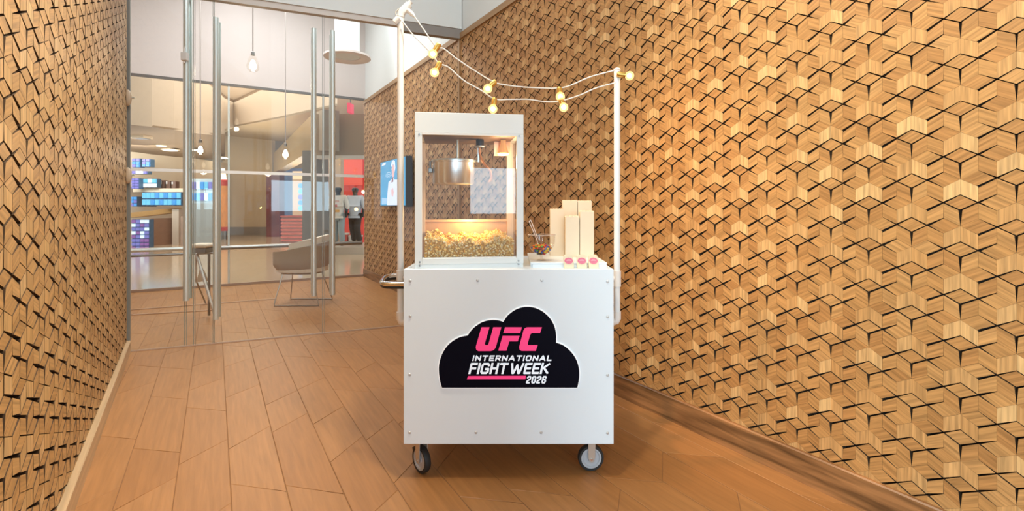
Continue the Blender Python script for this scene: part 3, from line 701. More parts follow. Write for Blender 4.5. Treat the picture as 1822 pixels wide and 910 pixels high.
# popcorn
CORN = bpy.data.materials.new('popcorn'); CORN.use_nodes = True
nt = CORN.node_tree; b_ = nt.nodes['Principled BSDF']; b_.inputs['Roughness'].default_value = .75
def corn_nodes(src):
    cr = nt.nodes.new('ShaderNodeValToRGB'); els = cr.color_ramp.elements; els.new(.45); els.new(.8)
    for e, (p, c) in zip(els, ((0, (.50, .17, .01)), (.38, (.84, .46, .07)), (.66, (.92, .70, .28)), (1, (.95, .86, .60)))): e.position = p; e.color = (*c, 1)
    oi = nt.nodes.new('ShaderNodeTexNoise'); oi.inputs['Scale'].default_value = 70; oi.inputs['Detail'].default_value = 2
    tc = nt.nodes.new('ShaderNodeTexCoord'); nt.links.new(tc.outputs['Object'], oi.inputs['Vector'])
    g = nt.nodes.new('ShaderNodeNewGeometry'); o2 = nt.nodes.new('ShaderNodeObjectInfo')
    ad = nt.nodes.new('ShaderNodeMath'); ad.operation = 'ADD'; fr_ = nt.nodes.new('ShaderNodeMath'); fr_.operation = 'FRACT'
    nt.links.new(g.outputs['Random Per Island'], ad.inputs[0]); nt.links.new(o2.outputs['Random'], ad.inputs[1]); nt.links.new(ad.outputs[0], fr_.inputs[0])
    mx = nt.nodes.new('ShaderNodeMath'); mx.operation = 'MULTIPLY_ADD'; mx.inputs[1].default_value = .6; nt.links.new(fr_.outputs[0], mx.inputs[0])
    m2 = nt.nodes.new('ShaderNodeMath'); m2.operation = 'MULTIPLY'; m2.inputs[1].default_value = .7; nt.links.new(oi.outputs['Fac'], m2.inputs[0]); nt.links.new(m2.outputs[0], mx.inputs[2])
    nt.links.new(mx.outputs[0], cr.inputs[0]); nt.links.new(cr.outputs[0], b_.inputs['Base Color'])
corn_nodes(None)
def kernel_geo(seed, sub=2):
    bm = bmesh.new(); bmesh.ops.create_icosphere(bm, subdivisions=sub, radius=1)
    r_ = random.Random(seed); bumps = [Vector((r_.gauss(0, 1), r_.gauss(0, 1), r_.gauss(0, 1))).normalized() for _ in range(9)]
    for v in bm.verts:
        nn = v.co.normalized(); s = .45 + .62 * max(max(0, nn.dot(b)) ** 9 for b in bumps); v.co = nn * s
    vs_ = [v.co.copy() for v in bm.verts]; fs_ = [tuple(v.index for v in f.verts) for f in bm.faces]; bm.free(); return vs_, fs_
KG = [kernel_geo(i) for i in range(5)]; KGL = [kernel_geo(i, 1) for i in range(5)]
xa, xb, ya, yb = .045, MW - .045, .034, MD - .03
def heap(u, v):                 # heap height above the machine floor, u across, v depth 0..1
    e = .075 + .045 * abs(u - .45) ** .8 + .012 * math.sin(u * 17) + .01 * math.sin(u * 41 + v * 9)
    return zo - .005 + e * (1.0 - .45 * v if v < .6 else .73) + (.0 if v < .5 else .10 * (v - .5))
bm_v, bm_f = [], []; nu, nv = 40, 20
pile = mb(); gv = [(xa + (xb - xa) * i / nu, ya + .014 + (yb - ya - .014) * j / nv, heap(i / nu, j / nv) - .012) for j in range(nv + 1) for i in range(nu + 1)]
nb = len(gv); gv += [(p[0], p[1], .021) for p in gv]
gf = [(j * (nu + 1) + i, j * (nu + 1) + i + 1, (j + 1) * (nu + 1) + i + 1, (j + 1) * (nu + 1) + i) for j in range(nv) for i in range(nu)]
rim = [i for i in range(nu + 1)] + [(j) * (nu + 1) + nu for j in range(1, nv + 1)] + [nv * (nu + 1) + i for i in range(nu - 1, -1, -1)] + [j * (nu + 1) for j in range(nv - 1, 0, -1)]
gf += [(rim[i], rim[i - 1], rim[i - 1] + nb, rim[i] + nb) for i in range(len(rim))]
pile.add(gv, gf); rk = random.Random(5)
for i in range(2600):
    u, v = rk.random(), rk.random() ** 1.2
    g = KGL[i % 5]; R = Matrix.Rotation(rk.uniform(0, 6.28), 3, (rk.gauss(0, 1), rk.gauss(0, 1), rk.gauss(0, 1) + .01)); s = rk.uniform(.0072, .0105)
    c = Vector((xa + (xb - xa) * u, ya + .006 + (yb - ya - .006) * v, heap(u, v) - .004 + rk.uniform(-.004, .006)))
    pile.add([c + R @ (p * s) for p in g[0]], g[1])
po = pile.build('popcorn_heap', CORN, origin=MX @ Vector((MW / 2, MD / 2, .021)), smooth=True)
tag(po, 'heap of buttery yellow popcorn filling the bottom of the popcorn machine', 'popcorn', kind='stuff')
kmesh = []
for g in KG:
    me = bpy.data.meshes.new('popcorn_kernel'); me.from_pydata([tuple(v * .0092) for v in g[0]], [], g[1]); me.polygons.foreach_set('use_smooth', [True] * len(me.polygons)); me.materials.append(CORN); kmesh.append(me)
proto = None; n = 0
for row in range(12):
    for c in range(33):
        u = (c + .5 * (row % 2) + rk.uniform(-.45, .45)) / 33; zz = zo + .001 + row * .0100 + rk.uniform(-.004, .004)
        if not 0.01 < u < .99 or zz > heap(u, 0) + .002: continue
        me = kmesh[n % 5]
        if proto is None: o = proto = bpy.data.objects.new('popcorn_kernel', me)
        else: o = proto.copy(); o.data = me
        o.location = MX @ Vector((xa + (xb - xa) * u, .0335 + rk.uniform(0, .007), zz)); o.rotation_euler = (rk.uniform(0, 6), rk.uniform(0, 6), rk.uniform(0, 6)); k = rk.uniform(.7, 1.05); o.scale = (k, k, k)
        COL.objects.link(o); n += 1
        tag(o, 'popped kernel pressed against the front glass of the popcorn machine', 'popcorn', 'popped kernels against the front glass')

# ------------------------------------------------------------------ tray, candy bowl, bags
TY0, TY1, TZ = 2.53, 3.06, 1.064
tx0, tx1 = X(944, TY0), X(1080, TY0)
tr_ = thing('display_tray', ((tx0 + tx1) / 2, (TY0 + TY1) / 2, zt - .002), 'low white display riser on the cart deck beside the popcorn machine', 'riser')
MB().box((tx0, TY0, TZ - .008), (tx1, TY1, TZ)).build('top', WHITE, tr_, bevel=.0015)
MB().box((tx0 + .01, TY0 + .002, zt - .002), (tx1 - .001, TY0 + .012, TZ - .0085)).build('front_board', WHITE, tr_)
MB().box((tx0 + .001, TY0 + .013, zt - .002), (tx0 + .011, TY1 - .013, TZ - .0085)).build('side_board', WHITE, tr_)
MB().box((tx1 - .011, TY0 + .013, zt - .002), (tx1 - .001, TY1 - .013, TZ - .0085)).build('side_board', WHITE, tr_)
MB().box((tx0 + .01, TY1 - .012, zt - .002), (tx1 - .001, TY1 - .002, TZ - .0085)).build('back_board', WHITE, tr_)
BY = 2.63; bx = X(963.5, BY); bz = TZ
rimz = Z(418, BY); bot = Z(455, BY)
BG = glass_mat('bowl_glass', (0.96, .95, .94), 1.0)
bw = thing('candy_bowl', (bx, BY, bz), 'clear footed glass bowl of round candies standing on the white riser', 'bowl')
R0 = .0725
prof = [(.0001, bot)] + [(R0 * math.sin(a), bot + (rimz - bot) * (1 - math.cos(a)) ** .9 * .72) for a in np.linspace(.25, PI / 2, 8)] + [(R0 + .001, rimz)]
pin = [(r - .003 if r > .004 else r, z + .003 if i < 4 else z) for i, (r, z) in enumerate(prof)][::-1]
MB().lathe(prof + pin, (bx, BY, 0), 40).build('bowl', BG, bw, smooth=True)
MB().tube([(bx + R0 * math.cos(a), BY + R0 * math.sin(a), rimz) for a in np.linspace(0, 2 * PI, 40, endpoint=False)], .0018, 8, closed=True).build('rim', mat('glass_rim', (.80, .68, .60), .1, .3), bw, smooth=True)
MB().lathe([(.0001, bz), (.026, bz), (.026, bz + .003), (.008, bz + .008), (.006, bz + .016), (.010, bz + .022), (.007, bot - .001), (.0001, bot)], (bx, BY, 0), 28).build('foot', BG, bw, smooth=True)
ccol = {'red': (.70, .04, .02), 'orange': (.85, .25, .02), 'yellow': (.85, .62, .04), 'green': (.10, .40, .05), 'blue': (.06, .12, .45), 'brown': (.12, .05, .03)}
cm = {k: mat('candy_' + k, c, .25, noise=.05) for k, c in ccol.items()}
cme = {}
for k in ccol:
    q = MB().sphere((0, 0, 0), .0072, 14, 8, (1, 1, .72)); me = bpy.data.meshes.new('candy'); me.from_pydata([tuple(v) for v in q.v], [], q.f); me.polygons.foreach_set('use_smooth', [True] * len(me.polygons)); me.materials.append(cm[k]); cme[k] = me
cproto = None; rc = random.Random(21); keys = list(ccol)
def bowl_r(z):
    for (r0, z0), (r1, z1) in zip(prof[:-1], prof[1:]):
        if z0 <= z <= z1: return r0 + (r1 - r0) * (z - z0) / max(1e-6, z1 - z0)
    return R0
for layer in range(5):
    z = bot + .010 + layer * .0098; rr = bowl_r(z) - .012
    if layer == 4: rr *= .75
    ring = rr
    while ring > -.001:
        k = max(1, int(2 * PI * ring / .0142)) if ring > .004 else 1
        for i in range(k):
            if ring < rr - .03 and layer < 3: break
            a = 2 * PI * i / k + layer * .7 + rc.uniform(-.1, .1)
            col = rc.choices(keys, (5, 5, 4, 3, 4, 2))[0]
            if cproto is None: o = cproto = bpy.data.objects.new('candy', cme[col])
            else: o = cproto.copy(); o.data = cme[col]
            o.location = (bx + max(0, ring) * math.cos(a), BY + max(0, ring) * math.sin(a), z + rc.uniform(-.001, .002) + (.004 if layer == 4 and ring < .03 else 0))
            o.rotation_euler = (rc.uniform(-.6, .6), rc.uniform(-.6, .6), 0); COL.objects.link(o)
            tag(o, 'glossy round %s candy in the footed glass bowl' % col, 'candy', '%s candies in the glass bowl' % col)
        ring -= .0142
sc_ = thing('scoop', (bx - .02, BY, rimz - .04), 'clear plastic scoop handle leaning out of the candy bowl', 'scoop')
s0_, s1_ = P(954, 424, BY), P(943, 394, BY)
MB().tube(catmull([s0_ + Vector((.008, 0, -.03)), s0_, s1_ + Vector((-.003, 0, -.006)), s1_, s1_ + Vector((.006, 0, .001)), s0_ + Vector((.008, 0, 0))], 5), .0022, 8).build('handle', mat('clear_plastic', (.86, .76, .70), .15), sc_, smooth=True)
MB().sphere(s0_ + Vector((.012, 0, -.034)), .017, 12, 8, (1, .7, .6)).build('scoop_cup', BG, sc_, smooth=True)
PAPER = mat('cream_paper', (.84, .73, .56), .8, noise=.03, scale=25); FOLD = mat('paper_fold', (.62, .50, .34), .8)
def bag(px0, px1, top, y, label, depth=.045, side_marks=False):
    xa_, xb_ = X(px0, y), X(px1, y); z1 = Z(top, y)
    t = thing('popcorn_bag', ((xa_ + xb_) / 2, y + depth / 2, TZ), label, 'paper bag', 'paper popcorn bags on the cart')
    n = 9; out = [(xa_, TZ), (xb_, TZ)]; w = (xb_ - xa_) / n
    for i in range(n): out += [(xb_ - i * w, z1 - .006), (xb_ - (i + .5) * w, z1)]
    out.append((xa_, z1 - .006))
    MB().prism(out, depth - .004, lambda u, v, w_: Vector((u, y + .003 + w_, v))).build('bag_body', PAPER, t)
    o2 = [(u + .0015 * (1 if u < (xa_ + xb_) / 2 else -1), v - (.004 if v > TZ + .01 else 0)) for u, v in out]
    MB().prism(o2, .0025, lambda u, v, w_: Vector((u, y + w_, v))).build('front_sheet', PAPER, t)
    for k in range(3):
        yy = y + depth * (.3 + .22 * k); MB().box((xa_ - .0012, yy - .001, TZ + .005), (xa_ - .0001, yy + .001, z1 - .01)).build('side_crease', FOLD, t)
bag(979, 1003.5, 371, 2.86, 'cream paper popcorn bag nearest the candy bowl, on the left of the group')
bag(1001, 1027.5, 356, 2.945, 'tall cream paper popcorn bag standing behind, left of the two tallest')
bag(1028.2, 1053, 357, 2.945, 'tall cream paper popcorn bag standing behind, right of the two tallest')
bag(1006, 1031, 384, 2.78, 'shorter cream paper popcorn bag in the front middle behind the sachets')
bag(1032, 1057, 375, 2.78, 'cream paper popcorn bag at the front right of the group behind the sachets')
PINKL = mat('pink_label', (.80, .20, .30), .5, noise=.1); PINKT = mat('pink_label_text', (.92, .58, .62), .5); SACH = mat('cream_sachet', (.86, .76, .52), .5, noise=.05)
for i, (px, lab) in enumerate(((1014.5, 'small cream sachet with pink oval label, left of the three on the cart edge'), (1036.5, 'small cream sachet with pink oval label, middle of the three on the cart edge'), (1056.5, 'small cream sachet with pink oval label, right of the three on the cart edge'))):
    y = 2.492; cx_ = X(px, y); bz_ = zt - .002; w = .0245; tz_ = Z(454, y)
    t = thing('sachet', (cx_, y + .012, bz_), lab, 'sachet', 'cream sachets on the cart edge')
    dx = -.004 if i == 0 else (0 if i == 1 else .002)
    outl = [(-w, 0), (w, 0), (w, .045), (w * .9, .062), (w * .6, tz_ - bz_), (-w * .6, tz_ - bz_), (-w * .95, .062), (-w, .045)]
    MB().prism(outl, .022, lambda u, v, w_: Vector((cx_ + u + dx - v * .06, y + .006 + w_ * (1 - v * 8) + v * .12, bz_ + v))).build('sachet_body', SACH, t, bevel=.002)
    oval = [(.021 * math.cos(a), .0155 * math.sin(a)) for a in np.linspace(0, 2 * PI, 28, endpoint=False)]
    lb = MB().prism(oval, .002, lambda u, v, w_: Vector((cx_ + u + dx - (v + .038) * .06, y + .005 - w_ + (v + .038) * .12, bz_ + .038 + v))).build('label_sticker', PINKL, t)
    for (zz, hw) in ((.0385, .012), (.044, .008)):
        MB().box((cx_ + dx - .0025 - hw, y + .003 + zz * .12 - .0015, bz_ + zz - .0010), (cx_ + dx - .0025 + hw, y + .003 + zz * .12, bz_ + zz + .0010)).build('label_print', PINKT, lb)

# ------------------------------------------------------------------ string lights
BULB = bpy.data.materials.new('amber_globe'); BULB.use_nodes = True
nt = BULB.node_tree; nt.nodes.clear(); o_ = nt.nodes.new('ShaderNodeOutputMaterial'); m_ = nt.nodes.new('ShaderNodeMixShader'); t_ = nt.nodes.new('ShaderNodeBsdfTransparent'); e_ = nt.nodes.new('ShaderNodeEmission')
t_.inputs[0].default_value = (1, .86, .6, 1); e_.inputs[0].default_value = (1, .66, .28, 1); e_.inputs[1].default_value = 2.0; m_.inputs[0].default_value = .6
nt.links.new(t_.outputs[0], m_.inputs[1]); nt.links.new(e_.outputs[0], m_.inputs[2]); nt.links.new(m_.outputs[0], o_.inputs[0])
FILA = mat('globe_filament', (1, .9, .7), .3, emit=(1.0, .80, .48), estr=26.0)
def string(label, path, bulbs):
    pts = catmull([P(a, b, YP - .03 + c) for a, b, c in path], 8)
    t = thing('string_lights', pts[0], label, 'string lights', 'festoon strings over the cart')
    MB().tube(pts, .0032, 8).build('cord', WPVC, t, smooth=True)
    for (ax, ay, bx_, by_) in bulbs:      # socket root -> bulb centre, in photo pixels
        a, b = P(ax, ay, YP - .03), P(bx_, by_, YP - .03); d_ = (b - a).normalized(); R = d_.to_track_quat('Z', 'Y').to_matrix()
        L = (b - a).length
        so = MB().lathe([(.0001, -.004), (.011, -.004), (.0145, .002), (.0145, L - .022), (.0001, L - .020)], a, 20, R).build('bulb_socket', BRASS, t, smooth=True)
        MB().sphere(b, .0235, 20, 14).build('globe_bulb', BULB, so, smooth=True); MB().sphere(b, .0125, 14, 10).build('filament', FILA, so, smooth=True)
string('upper white cord of festoon globe bulbs running between the two cart poles',
       [(737, 29, 0), (752, 50, 0), (775, 82, 0), (790, 87, 0), (812, 104, 0), (845, 126, 0), (879, 146, 0), (905, 152, 0), (945, 156, 0), (992, 157, 0), (1015, 152, 0), (1050, 137, 0), (1095, 125, 0)],
       [(781, 79, 770, 96), (881, 145, 868, 158), (995, 157, 997, 172), (1099, 132, 1120, 135)])
string('lower white cord of festoon globe bulbs running between the two cart poles',
       [(716, 38, 0), (735, 62, 0), (765, 92, 0), (778, 110, 0), (787, 115, 0), (800, 121, 0), (825, 143, 0), (855, 160, 0), (880, 176, 0), (905, 177, 0), (940, 177, 0), (970, 181, 0), (995, 180, 0), (1030, 170, 0), (1060, 157, 0), (1096, 147, 0)],
       [(783, 112, 773, 129), (880, 176, 877, 194), (997, 176, 1003, 191)])

# ------------------------------------------------------------------ television on the wood wall
TVS = (X(722.5, 7.45) , 7.45)
def tvs(px):                                  # wall station of a column at tv face
    k = (px - CX) / F; h = .13; p0 = RW.O + RW.n * h; s = (k * p0.y - p0.x) / (RW.d.x - k * RW.d.y); return s
ta, tb = tvs(722), tvs(677); yt = RW(ta, 0, .13).y
tz0, tz1 = Z(368, yt), Z(277, yt)
tv = thing('television', RW((ta + tb) / 2, tz0, .06), 'wall mounted television with a blue picture on the wood block wall', 'television')
def wbox(fr, s0, s1, z0, z1, h0, h1):
    b = MB(); b.add([fr(s, z, h) for h in (h0, h1) for z in (z0, z1) for s in (s0, s1)], [(0, 1, 3, 2), (4, 6, 7, 5), (0, 4, 5, 1), (2, 3, 7, 6), (0, 2, 6, 4), (1, 5, 7, 3)]); return b
wbox(RW, ta, tb, tz0, tz1, .03, .13).build('tv_body', BLACK, tv, bevel=.006)
wbox(RW, ta + .3, tb - .3, tz0 + .2, tz1 - .2, -.02, .03).build('wall_bracket', DSTEEL, tv)
TVB = mat('screen_blue', (.02, .05, .08), .2, noise=.2, emit=(.055, .34, .62), estr=1.0); TVW = mat('screen_white', (.1, .1, .1), .2, emit=(.74, .80, .95), estr=1.0)
TVP = mat('screen_pink', (.1, .06, .06), .2, emit=(.85, .52, .56), estr=.9); TVD = mat('screen_dark', (.05, .02, .03), .2, emit=(.25, .06, .10), estr=.8); TVL = mat('screen_pale_blue', (.1, .1, .1), .2, emit=(.32, .55, .80), estr=1.0)
scr = wbox(RW, ta + .012, tb - .012, tz0 + .02, tz1 - .012, .1305, .134).build('screen', TVB, tv)
TL, TH = tb - ta, tz1 - tz0
def tfr(h): return lambda u, v, w: RW(tb - u * TL, tz0 + v * TH, h + w)
MB().prism([(.30, .03), (.32, .30), (.36, .52), (.48, .58), (.56, .62), (.60, .56), (.74, .55), (.86, .45), (.90, .25), (.90, .03)], .001, tfr(.1342)).build('screen_figure', TVW, scr)
MB().prism([(.55 + .055 * math.cos(a), .74 + .135 * math.sin(a)) for a in np.linspace(0, 2 * PI, 20, endpoint=False)], .001, tfr(.1355)).build('screen_face', TVP, scr)
MB().prism([(.47, .88), (.50, .95), (.56, .975), (.62, .94), (.64, .80), (.61, .72), (.605, .84), (.55, .89), (.49, .83)], .001, tfr(.1366)).build('screen_hood', TVW, scr)
MB().prism([(.50, .60), (.56, .62), (.55, .52), (.49, .50)], .001, tfr(.1366)).build('screen_collar', TVD, scr)
MB().prism([(.48, .35), (.54, .40), (.58, .30), (.54, .20), (.49, .24)], .001, tfr(.1366)).build('screen_hands', TVP, scr)
MB().prism([(.07, .05), (.28, .05), (.30, .18), (.07, .20)], .001, tfr(.1342)).build('screen_panel', TVL, scr)
MB().prism([(.07, .90), (.24, .915), (.24, .965), (.10, .955)], .001, tfr(.1342)).build('screen_caption', TVW, scr)
for rr in (.06, .10, .14):
    q = [(.36 + rr * math.cos(a), .60 + rr * 1.05 * math.sin(a)) for a in np.linspace(.4, PI - .4, 14)] + [(.36 + (rr - .02) * math.cos(a), .60 + (rr - .02) * 1.05 * math.sin(a)) for a in np.linspace(PI - .4, .4, 14)]
    MB().prism(q, .001, tfr(.1342)).build('screen_arc', TVL, scr)

# ------------------------------------------------------------------ lounge: tub chair, made-up stool shape, pendants, drum lamp
SHELL = mat('taupe_shell', (.42, .35, .27), .55, noise=.04); CUSH = mat('cream_cushion', (.78, .70, .56), .8, noise=.04, scale=40); LEGM = mat('leg_steel', (.50, .44, .38), .3, .9)
def tub_chair():
    c = Vector((X(538, 6.98), 6.98, 0))
    t = thing('tub_chair', c, 'taupe tub chair with cream cushion and wire sled base behind the glass', 'chair')
    seg, rows = 64, 9; vs_ = []; fs_ = []
    ang = np.linspace(math.radians(-142), math.radians(142), seg)
    def surf(a, k, off):                       # back towards +x
        bx_ = (math.cos(a) + 1) / 2            # 1 at the back, 0 at the open front
        zt_ = .72 + .15 * bx_ ** 1.5; zb_ = .44
        z = zb_ + (zt_ - zb_) * k
        fl = .25 + .09 * min(1, k * 2.6) ** .55 + .04 * k * bx_ - off
        ex = (abs(math.cos(a)) ** 2.8 + abs(math.sin(a)) ** 2.8) ** (-1 / 2.8)
        return c + Vector((fl * 1.06 * ex * math.cos(a), fl * .88 * ex * math.sin(a), z))
    for off in (0, .022):
        for r in range(rows):
            for a in ang: vs_.append(surf(a, r / (rows - 1), off))
    for s_ in range(2):
        for r in range(rows - 1):
            for i in range(seg - 1): b = s_ * rows * seg; fs_.append((b + r * seg + i, b + r * seg + i + 1, b + (r + 1) * seg + i + 1, b + (r + 1) * seg + i))
    o_ = rows * seg
    for r in range(rows - 1):
        for i in (0, seg - 1): fs_.append((r * seg + i, (r + 1) * seg + i, o_ + (r + 1) * seg + i, o_ + r * seg + i))
    for i in range(seg - 1):
        for r in (0, rows - 1): fs_.append((r * seg + i, r * seg + i + 1, o_ + r * seg + i + 1, o_ + r * seg + i))
    MB().add(vs_, fs_).build('shell', SHELL, t, smooth=True)
    q = [(surf(a, 0, .0) - c) for a in np.linspace(-PI, PI, 40, endpoint=False)]
    MB().prism([(p.x, p.y) for p in q], .03, lambda u, v, w: c + Vector((u, v, .42 + w))).build('seat_pan', SHELL, t)
    q = [(surf(a, .3, .028) - c) for a in np.linspace(-PI, PI, 40, endpoint=False)]
    MB().prism([(p.x, p.y) for p in q], .07, lambda u, v, w: c + Vector((u, v, .452 + w))).build('seat_cushion', CUSH, t, bevel=.015)
    bc = MB(); n = 13; aa = np.linspace(math.radians(-100), math.radians(100), n)
    vv = []
    for kk in (.35, .7, 1.02):
        for off in (.024, .075):
            for a in aa: vv.append(surf(a, kk, off) + Vector((0, 0, .075 if kk > 1 else 0)))
    ff = []
    for k in range(2):
        for i in range(n - 1):
            for off in (0, 1): b = (k * 2 + off) * n; ff.append((b + i, b + i + 1, b + 2 * n + i + 1, b + 2 * n + i))
    for i in range(n - 1):
        for k in (0, 4): ff.append((k * n + i, k * n + i + 1, (k + 1) * n + i + 1, (k + 1) * n + i))
    for k in range(2):
        for i in (0, n - 1): b = k * 2 * n; ff.append((b + i, b + n + i, b + 3 * n + i, b + 2 * n + i))
    bc.add(vv, ff).build('back_cushion', CUSH, t, smooth=True)
    for sd, (fy,) in ((-1, (-.25,)), (1, (.25,))):
        zf = .008
        pts = [c + Vector((-.20, sd * .16, .43)), c + Vector((-.275, sd * .25, .03)), c + Vector((-.272, sd * .252, zf)), c + Vector((-.25, sd * .253, zf)), c + Vector((.30, sd * .253, zf)), c + Vector((.325, sd * .252, zf)), c + Vector((.322, sd * .25, .03)), c + Vector((.20, sd * .16, .43))]
        MB().tube(pts, .0075, 8).build('sled_leg', LEGM, t, smooth=True)
tub_chair()
fs = thing('stool_stand_in', (X(362, 6.05), 6.05, 0), 'narrow made-up stool shape with cream padded top and splayed silver legs behind the glass', 'stool shape')  # made-up stool standing where the door glass likely mirrors the tub chair
c = Vector(fs.location); SY = 6.05; stz = Z(441, SY)
MB().box((X(344, SY), SY - .1, stz), (X(375, SY), SY + .14, stz + .05)).build('padded_top', CUSH, fs, bevel=.02)
MB().box((X(345, SY), SY - .09, stz - .06), (X(374, SY), SY + .13, stz - .001)).build('seat_rim', DSTEEL, fs, bevel=.006)
SILV = mat('silver_leg', (.66, .66, .67), .3, .8)
def flat_leg(a, b, w, nm, m): MB().tube([a, b], w, 6).build(nm, m, fs, smooth=False)
flat_leg(P(350, 452, SY), P(383.5, 565, 1200.15 / (567 - HY)), .018, 'leg', SILV)
flat_leg(P(372, 452, SY + .02), P(372, 562, SY + .02), .015, 'leg', DSTEEL)
flat_leg(P(349, 500, SY + .18), P(366.5, 541, 1200.15 / (541 - HY) - .01), .010, 'leg', DSTEEL)
flat_leg(P(349, 452, SY + .1), P(349, 500, SY + .18), .012, 'leg', SILV)
MB().prism([(356, 476), (364, 482), (371, 500), (349, 503)], .01, lambda u, v, w: P(u, v, SY + .1 + w)).build('cloth_brace', CUSH, fs)

PBULB = mat('edison_bulb', (1, .9, .7), .2, emit=(1, .88, .72), estr=5.0); CORDM = mat('pendant_cord', (.40, .36, .33), .6); PGL = glass_mat('bulb_glass', (.97, .95, .92))
for (px, pt, pb, y, lab) in ((450, 96, 128, 6.4, 'clear bulb pendant lamp hanging highest and nearest, above the others'), (356.5, 252, 276, 7.0, 'clear bulb pendant lamp hanging low beside the steel pull handles'), (508, 258, 284, 7.6, 'clear bulb pendant lamp hanging low above the tub chair')):
    z0_, z1_ = Z(pb, y), Z(pt, y); xx = X(px, y); hh = z1_ - z0_
    t = thing('pendant_lamp', (xx, y, CEIL), lab, 'pendant lamp', 'bulb pendants in the lounge')
    MB().cyl((xx, y, z1_ + .02), (xx, y, CEIL), .007, 8).build('cord', CORDM, t)
    MB().lathe([(.0001, z1_ - .02), (.022, z1_ - .02), (.022, z1_ + .02), (.010, z1_ + .03)], (xx, y, 0), 16).build('cap', DSTEEL, t, smooth=True)
    pf = [(.0001, z0_), (hh * .18, z0_ + hh * .03), (hh * .30, z0_ + hh * .15), (hh * .33, z0_ + hh * .32), (hh * .26, z0_ + hh * .6), (hh * .15, z0_ + hh * .88), (hh * .12, z1_)]
    bl = MB().lathe(pf, (xx, y, 0), 24).build('bulb', PGL, t, smooth=True)
    MB().lathe([(.0001, z0_ + hh * .08), (hh * .17, z0_ + hh * .2), (hh * .19, z0_ + hh * .35), (hh * .10, z0_ + hh * .62), (.0001, z0_ + hh * .7)], (xx, y, 0), 16).build('filament', PBULB, bl, smooth=True)
    d = bpy.data.lights.new('pendant_glow', 'POINT'); d.energy = 6; d.color = (1, .85, .66); d.shadow_soft_size = .05
    o = bpy.data.objects.new('pendant_glow', d); COL.objects.link(o); o.location = (xx, y, z0_ - .07)
DY = 7.9; dx_ = X(618, DY); dz = Z(101, DY)
t = thing('drum_lamp', (dx_, DY, CEIL), 'large white cylinder downlight with a wide flat rim hung from the ceiling', 'ceiling lamp')
MB().lathe([(.19, dz), (.19, CEIL - .001)], (dx_, DY, 0), 36).build('drum', PLASTER, t, smooth=True)
MB().lathe([(.20, dz - .005), (.36, dz - .02), (.36, dz + .01), (.20, dz + .03)], (dx_, DY, 0), 40, close=True).build('rim', mat('blush_rim', (.78, .70, .66), .5), t, smooth=True)
MB().lathe([(.0001, dz + .02), (.19, dz + .02)], (dx_, DY, 0), 30).build('lamp_disc', mat('lamp_inside', (.5, .46, .43), .5), t)

# ------------------------------------------------------------------ the mall hall beyond
TILEF = mat('hall_floor_tile', (.68, .52, .37), .12, noise=.06, scale=1.2, spec=.6)
struct(MB().add([(-30, 8.0, 0), (-30, 34, 0), (4, 34, 0), (4, 11.6, 0), (FG1.x, FG1.y + .03, 0), (FG0.x - 2, FG0.y - 1.2, 0),
                 (-30, 8.0, -.1), (-30, 34, -.1), (4, 34, -.1), (4, 11.6, -.1), (FG1.x, FG1.y + .03, -.1), (FG0.x - 2, FG0.y - 1.2, -.1)],
                [(5, 4, 3, 2, 1, 0), (6, 7, 8, 9, 10, 11), (0, 1, 7, 6), (1, 2, 8, 7), (2, 3, 9, 8), (3, 4, 10, 9), (4, 5, 11, 10), (5, 0, 6, 11)]).build('floor_hall', TILEF))
struct(MB().box((-30, 11.1, 5.6), (4, 34, 5.7)).build('ceiling_hall', mat('hall_ceiling', (.74, .64, .54), .85, noise=.02)))
FAB = mat('woven_wallcovering', (.60, .46, .31), .85, noise=.14, scale=60, stretch=(1, 1, .4), bump=.2)
y = 23.2
struct(MB().box((X(396, y), y, 0), (X(484, y), y + .3, 5.59)).build('wall_hall_back', FAB))
struct(MB().box((X(390, y), y - .04, 0), (X(476, y), y, .38)).build('baseboard_hall', mat('grey_plinth', (.25, .21, .18), .5)))
struct(MB().box((-30, 25.5, 0), (4, 25.7, 5.59)).build('wall_hall_far', BEIGEP))
# dropped fascia over the left shop
def strip(pts, ztop, th=.15):
    q = MB(); n = len(pts); vs_ = []
    for (px, py, yy) in pts:
        p = P(px, py, yy); vs_ += [p, Vector((p.x, p.y, ztop)), Vector((p.x * (1 + th / yy), yy + th, ztop)), Vector((p.x * (1 + th / yy), yy + th, p.z))]
    fs_ = []
    for i in range(n - 1):
        a, b = 4 * i, 4 * i + 4
        for k in range(4): fs_.append((a + k, a + (k + 1) % 4, b + (k + 1) % 4, b + k))
    fs_ += [(3, 2, 1, 0), tuple(4 * (n - 1) + k for k in range(4))]
    return q.add(vs_, fs_)
struct(strip([(200, 218, 12.2), (233, 222, 12.4), (270, 226, 12.9), (309, 231, 13.8), (380, 240, 17.5), (400, 241.7, 19.2)], 5.59).build('wall_shop_fascia', BEIGEP))
